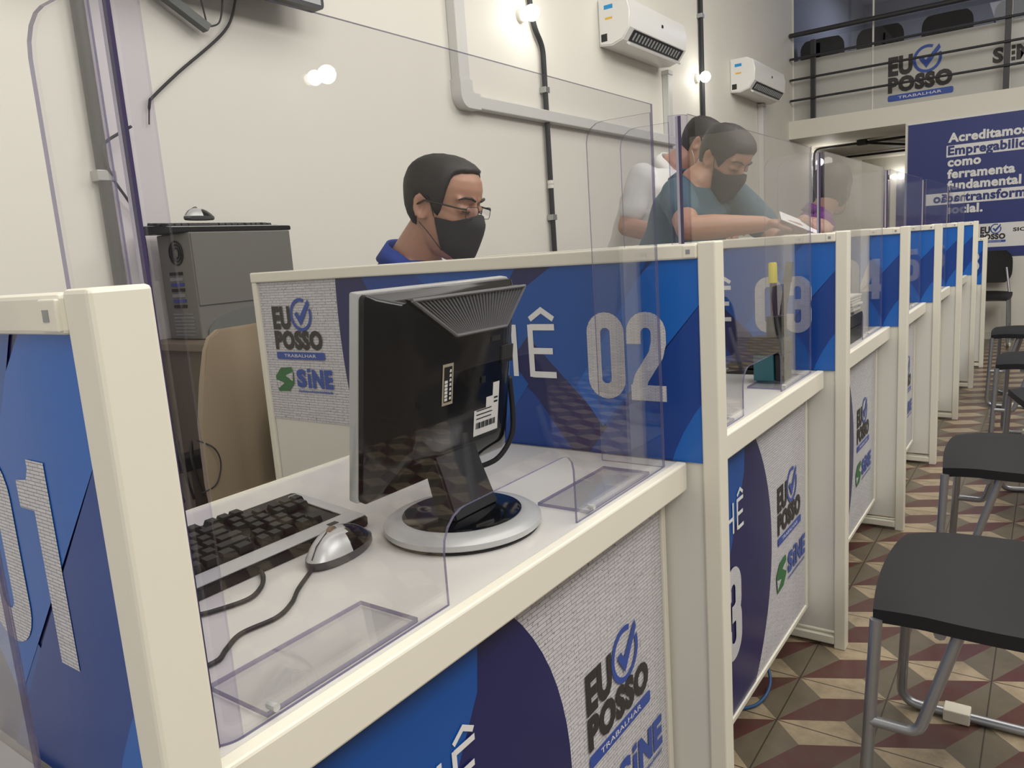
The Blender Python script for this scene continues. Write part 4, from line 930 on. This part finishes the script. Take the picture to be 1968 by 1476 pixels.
        for s in (-1, 1):
            i = na if s > 0 else 0
            tube(bm, [MH @ (G[i, 0][0]+Vector((s*.002, 0, 0))), MH @ Vector((s*.079, .012, .018)), MH @ Vector((s*.080, -.005, .034))], .0012, 6)
            tube(bm, [MH @ (G[i, nv][0]+Vector((s*.002, 0, 0))), MH @ Vector((s*.0755, .012, -.052)), MH @ Vector((s*.080, -.012, -.034))], .0012, 6)
        mk('ear_loop', bm, mask, mko, True)
    if glasses:
        g = root('x', 'x', 'x'); bpy.data.objects.remove(g)
        fr = M('spectacle_frame', (.06, .05, .045), .3, .6); bm = B()
        for s in (-1, 1):
            q_ = [Vector((s*.032+p[0], .1085-abs(s*.032+p[0])*.10, .008+p[1])) for p in rrect(-.024, -.014, .024, .014, .007, 4)]
            tube(bm, [MH @ p for p in q_+q_[:1]], .0009, 6, caps=False)
            tube(bm, [MH @ Vector(p) for p in ((s*.056, .102, .016), (s*.068, .093, .0165), (s*.0765, .04, .018), (s*.0805, -.004, .019), (s*.081, -.03, .002))], .0024, 6)
        tube(bm, [MH @ Vector(p) for p in ((-.009, .108, .012), (0, .111, .015), (.009, .108, .012))], .001, 6)
        go = mk('spectacles', bm, fr, t, True)
        bm = B()
        for s in (-1, 1): bm.faces.new([bm.verts.new(MH @ Vector((s*.032+p[0], .1085-abs(s*.032+p[0])*.10, .008+p[1]))) for p in rrect(-.024, -.014, .024, .014, .007, 4)])
        mk('lens', bm, lens_m, go)
    # ---------- clothes
    bm = B(); g = .013
    eloft(bm, [(c, a, b, x+g, y+g) for c, a, b, x, y in tors[:-1]]+[(nb+up*.002, rt, fw, .074, .070)])
    for sh, el, wr, k in arms: capsule(bm, sh-up*.004, .066*k, sh.lerp(el, sleeve), .060*k)
    me = remesh(bm, .009 if vox > .0045 else .007, 4)
    Vv = np.empty(len(me.vertices)*3); me.vertices.foreach_get('co', Vv); Vv = Vv.reshape(-1, 3)
    Vv += .0035*np.sin(Vv[:, [2]]*38+Vv[:, [0]]*21)*np.sin(Vv[:, [1]]*27+Vv[:, [2]]*9)*np.array([[1, .6, .2]]); me.vertices.foreach_set('co', Vv.ravel()); me.update()
    so = mk('shirt', me, shirt, t, True)
    bm = B(); R0 = []; cu = (hp-nb).normalized(); cu = (cu+up).normalized()
    ca = rt; cf = cu.cross(ca).normalized(); cf = cf if cf.dot(fw) > 0 else -cf
    for k in range(29):
        a = math.radians(-165+330*k/28); dv = -cf*math.cos(a)+ca*math.sin(a); opn = max(0, (abs(a)-1.7)/1.2)
        c0 = nb-cu*.012; R0.append([c0+dv*.074-cu*.02*opn, c0+dv*.068+cu*(.040-.028*opn), c0+dv*.075+cu*(.042-.028*opn), c0+dv*.092-cu*(.004+.03*opn)])
    loft(bm, R0); mk('collar', bm, shirt, so, True)
    bm = B()
    for hip, kn, an in legs: capsule(bm, hip+Vector((0, 0, .0)), .098, kn, .070); capsule(bm, kn, .070, an, .052)
    eloft(bm, [(pel-up*.10, rt, fw, .145, .105), (pel-up*.02, rt, fw, .182, .132*belly), (pel+up*.05, rt, fw, .176, .130*belly)])
    mk('trousers', remesh(bm, .011, 4), trousers, t, True)
    return t
def hl_short(d):   # short back and sides, high forehead; d = degrees from straight ahead
    return float(np.interp(d, [0, 34, 50, 58, 64, 68, 76, 86, 104, 114, 140, 180], [.098, .095, .088, .074, .040, -.004, -.016, .022, .024, -.030, -.062, -.066]))
def hl_full(d):
    return float(np.interp(d, [0, 40, 58, 66, 84, 104, 116, 140, 180], [.074, .068, .030, -.010, .018, .020, -.045, -.075, -.08]))
def hl_bob(d): return float(np.interp(d, [0, 40, 60, 75, 110, 180], [.070, .060, .0, -.06, -.09, -.10]))
dark_cloth = M('dark_trousers', (.02, .022, .03), .8, bump=.2, bscale=300)
mask_black = M('mask_black', (.022, .022, .025), .8, bump=.2, bscale=500); mask_white = M('mask_white', (.62, .62, .60), .8)
person('seated man in glasses, black face mask and blue polo shirt behind panel 02',
       dict(head=(-1.255, 1.50, 1.275), fwd=(.95, .10, -.26), neck=(-1.365, 1.49, 1.155), chest=(-1.375, 1.49, .93), pelvis=(-1.40, 1.49, .56), sh_r=(-1.375, 1.31, 1.085), sh_l=(-1.365, 1.67, 1.085),
            el_r=(-1.32, 1.30, .85), el_l=(-1.30, 1.69, .85), wr_r=(-1.07, 1.36, .835), wr_l=(-1.07, 1.58, .835), hd_r=(1, .25, -.12), hd_l=(1, -.25, -.12), kn_r=(-.95, 1.36, .545), kn_l=(-.95, 1.56, .545), an_r=(-.97, 1.36, .10), an_l=(-.97, 1.56, .10)),
       M('polo_blue', (.022, .055, .30), .8, bump=.3, bscale=500), dark_cloth, hl_short, mask_black, True, .004)
chair_at((-1.40, 1.455, 0), math.pi, 'black chair under the seated man in the blue polo shirt', 'chairs on the staff side')
person('standing man in a white polo shirt bending over with his forearm on a partition top',
       dict(head=(-1.355, 3.49, 1.575), fwd=(.74, .22, -.62), neck=(-1.475, 3.43, 1.50), chest=(-1.57, 3.43, 1.33), pelvis=(-1.74, 3.44, .96), sh_r=(-1.545, 3.265, 1.455), sh_l=(-1.47, 3.61, 1.45),
            el_r=(-1.60, 3.20, 1.235), el_l=(-1.30, 3.62, 1.20), wr_r=(-1.37, 3.13, 1.185), wr_l=(-1.20, 3.38, 1.19), hd_r=(1, -.1, -.05), hd_l=(.5, -1, -.05), kn_r=(-1.72, 3.36, .52), kn_l=(-1.72, 3.54, .52), an_r=(-1.78, 3.36, .10), an_l=(-1.78, 3.54, .10)),
       M('polo_white', (.66, .66, .64), .8, bump=.3, bscale=400), dark_cloth, hl_full, mask_white, False, .0052, .68)
person('man in teal shirt and dark mask looking down at a paper in his hands',
       dict(head=(-1.030, 2.880, 1.440), fwd=(.80, -.25, -.60), neck=(-1.13, 2.83, 1.365), chest=(-1.165, 2.83, 1.17), pelvis=(-1.30, 2.80, .94), sh_r=(-1.135, 2.69, 1.325), sh_l=(-1.04, 2.995, 1.32),
            el_r=(-1.01, 2.47, 1.195), el_l=(-.84, 2.97, 1.12), wr_r=(-.80, 2.60, 1.192), wr_l=(-.72, 2.80, 1.19), hd_r=(.85, .5, -.03), hd_l=(.7, -.75, -.03), kn_r=(-1.30, 2.70, .52), kn_l=(-1.30, 2.90, .52), an_r=(-1.36, 2.70, .10), an_l=(-1.36, 2.90, .10)),
       M('shirt_teal', (.045, .095, .125), .8, bump=.3, bscale=400), dark_cloth, hl_full, mask_black, False, .0052, .62)
person('seated woman with short dark hair in a purple top beyond the fifth panel',
       dict(head=(-.995, 4.46, 1.37), fwd=(.12, .95, -.10), neck=(-1.06, 4.43, 1.255), chest=(-1.13, 4.42, 1.06), pelvis=(-1.28, 4.42, .57), sh_r=(-1.02, 4.30, 1.205), sh_l=(-1.12, 4.58, 1.205),
            el_r=(-1.08, 4.24, .92), el_l=(-1.06, 4.64, .92), wr_r=(-.88, 4.30, .835), wr_l=(-.88, 4.56, .835), hd_r=(1, .2, -.1), hd_l=(1, -.2, -.1), kn_r=(-.86, 4.34, .55), kn_l=(-.86, 4.52, .55), an_r=(-.90, 4.34, .10), an_l=(-.90, 4.52, .10)),
       M('top_purple', (.13, .012, .16), .8, bump=.3, bscale=400), dark_cloth, hl_bob, mask_white, False, .0055, .62, True, .016)
chair_at((-1.30, 4.35, 0), math.pi, 'black chair under the seated woman in the purple top', 'chairs on the staff side')
# high-backed office chair next to the woman
t = root('office_chair', 'black high-backed office chair just left of the woman in purple', 'chair', (-.96, 4.80, 0), 'chairs on the staff side')
bm = B(); prism(bm, rrect(-.22, -.23, .22, .23, .08), (-.92, 4.80, .42), UX, UY, UZ, 0, .06); mk('seat', bm, black_mt, t)
bm = B(); loft(bm, [[(-1.16-.05*k/4, 4.80+p[0]*(1-.12*(k == 4)), .56+.68*k/4) if s == 0 else (-1.11-.05*k/4, 4.80+p[0]*(1-.12*(k == 4)), .56+.68*k/4) for s, p in ((0, (-.21, 0)), (0, (.21, 0)), (1, (.21, 0)), (1, (-.21, 0)))] for k in range(5)])
bmesh.ops.bevel(bm, geom=list(bm.edges), offset=.012, segments=2, affect='EDGES'); mk('backrest', bm, black_mt, t, 40)
bm = B(); tube(bm, [(-.96, 4.80, .06), (-.96, 4.80, .43)], .025, 12); tube(bm, [(-1.00, 4.80, .44), (-1.15, 4.80, .45), (-1.16, 4.80, .62)], .016, 8); mk('column', bm, black_pl, t, 40)
for k in range(5):
    a = 2*math.pi*k/5+.3; bm = B(); tube(bm, [(-.96, 4.80, .09), (-.96+.22*math.cos(a), 4.80+.22*math.sin(a), .065)], .016, 8); mk('base_arm', bm, black_pl, t, 40)
    bm = B(); bmesh.ops.create_uvsphere(bm, u_segments=12, v_segments=8, radius=.028); bmesh.ops.translate(bm, vec=(-.96+.22*math.cos(a), 4.80+.22*math.sin(a), .029), verts=bm.verts); mk('caster', bm, black_pl, t, True)
# ================================================================ THINGS ON THE FARTHER COUNTERS
def pen(loc, tilt, label, capm, bodym, L=.14):
    t = root('pen', label, 'pen', loc, 'pens in the holder'); p = Vector(loc); d = Vector(tilt).normalized()
    bm = B(); tube(bm, [p, p+d*L*.62], .0085, 10); mk('barrel', bm, bodym, t, 40)
    bm = B(); tube(bm, [p+d*L*.62, p+d*L*.97, p+d*L], [.0105, .0100, .008], 10); mk('cap', bm, capm, t, 40)
hx_, hy_ = -.555, 1.905; ZH = ZC+.0062
t = root('pen_holder', 'black desk organiser on a blue-green box on counter 03', 'organiser', (hx_, hy_, ZH))
bm = B(); box(bm, (hx_-.05, hy_-.03, ZH+.001), (hx_+.0, hy_+.035, ZH+.068), 0, .003); mk('box', bm, M('box_teal', (.015, .10, .13), .3), t)
bm = B(); box(bm, (hx_-.065, hy_-.035, ZH+.069), (hx_+.03, hy_+.04, ZH+.108), 0, .008); mk('tray', bm, black_mt, t)
bm = B(); tube(bm, [(hx_+.0, hy_, ZH+.108), (hx_+.0, hy_, ZH+.16)], .024, 14); mk('cup', bm, black_pl, t, 40)
mk('stem', bx((hx_+.001, hy_-.025, ZH+.001), (hx_+.028, hy_+.03, ZH+.068), .003), black_pl, t)
pen((hx_-.004, hy_-.006, ZH+.162), (-.02, .0, 1), 'yellow-capped highlighter standing in the black organiser on counter 03', yellow, M('marker_violet', (.03, .012, .045), .4), .13)
pen((hx_+.014, hy_+.006, ZH+.162), (.10, .12, 1), 'slim dark pen leaning right in the black organiser on counter 03', black_pl, M('marker_violet', (.03, .012, .045), .4), .13)
t = root('stapler', 'small black stapler lying behind the organiser on counter 03', 'stapler', (-.66, 2.02, ZC))
mk('base', bx((-.72, 2.0, ZC+.001), (-.62, 2.04, ZC+.012), .003), black_pl, t); mk('arm', bx((-.72, 2.004, ZC+.013), (-.63, 2.036, ZC+.03), .006), black_gl, t)
def sheet(lo, hi, label, group=None):
    bm = B(); box(bm, lo, hi); return mk('paper_sheet', bm, paper, None, False, label, 'paper', group, loc=((lo[0]+hi[0])/2, (lo[1]+hi[1])/2, lo[2]))
sheet((-.90, 1.62, ZC+.001), (-.69, 1.80, ZC+.004), 'white paper lying on counter 03 beside partition 02')
sheet((-.53, 2.0, 1.153), (-.44, 2.2, 1.1555), 'white paper held at the top of partition 03 by the man in teal') if False else None
bm = B(); box(bm, (-.07, -.10, -.0006), (.07, .10, .0006)); bmesh.ops.rotate(bm, cent=(0, 0, 0), matrix=Matrix.Rotation(math.radians(28), 3, 'Y') @ Matrix.Rotation(math.radians(20), 3, 'Z'), verts=bm.verts); bmesh.ops.translate(bm, vec=(-.70, 2.68, 1.186), verts=bm.verts)
mk('paper_sheet', bm, paper, None, False, 'white paper held up in the hands of the man in teal', 'paper', loc=(-.70, 2.68, 1.186))
t = root('letter_tray', 'black paper tray on counter 04', 'tray', (-.632, 2.62, ZC))
for k in range(2):
    z = ZC+.001+.05*k; bm = B(); box(bm, (-.74, 2.45, z), (-.525, 2.78, z+.006)); box(bm, (-.74, 2.45, z+.006), (-.735, 2.78, z+.048)); box(bm, (-.53, 2.45, z+.006), (-.525, 2.78, z+.048)); box(bm, (-.735, 2.775, z+.006), (-.53, 2.78, z+.048)); mk('shelf', bm, black_pl, t)
for k in range(6):
    z = ZC+.1005+.009*k; a = math.radians(random.uniform(-5, 5)); bm = B(); box(bm, (-.105, -.145, 0), (.105, .145, .006)); bmesh.ops.rotate(bm, cent=(0, 0, 0), matrix=Matrix.Rotation(a, 3, 'Z'), verts=bm.verts); bmesh.ops.translate(bm, vec=(-.632, 2.62, z), verts=bm.verts)
    mk('paper_stack', bm, paper, None, False, 'white paper bundle '+('at the bottom of the pile in the black tray', 'second from the bottom of the pile in the tray', 'third from the bottom of the pile in the tray', 'third from the top of the pile in the tray', 'just under the top of the pile in the tray', 'on top of the pile in the black tray')[k], 'papers', 'paper bundles in the tray', loc=(-.632, 2.62, z))
m5 = copy_tree([o for o in COL.objects if o.name == 'computer_monitor'][0]); m5['label'] = 'dark monitor edge-on on counter 05'; m5.location = (-.70, 3.66, ZC+.0005); m5.rotation_euler = (0, 0, math.radians(95))
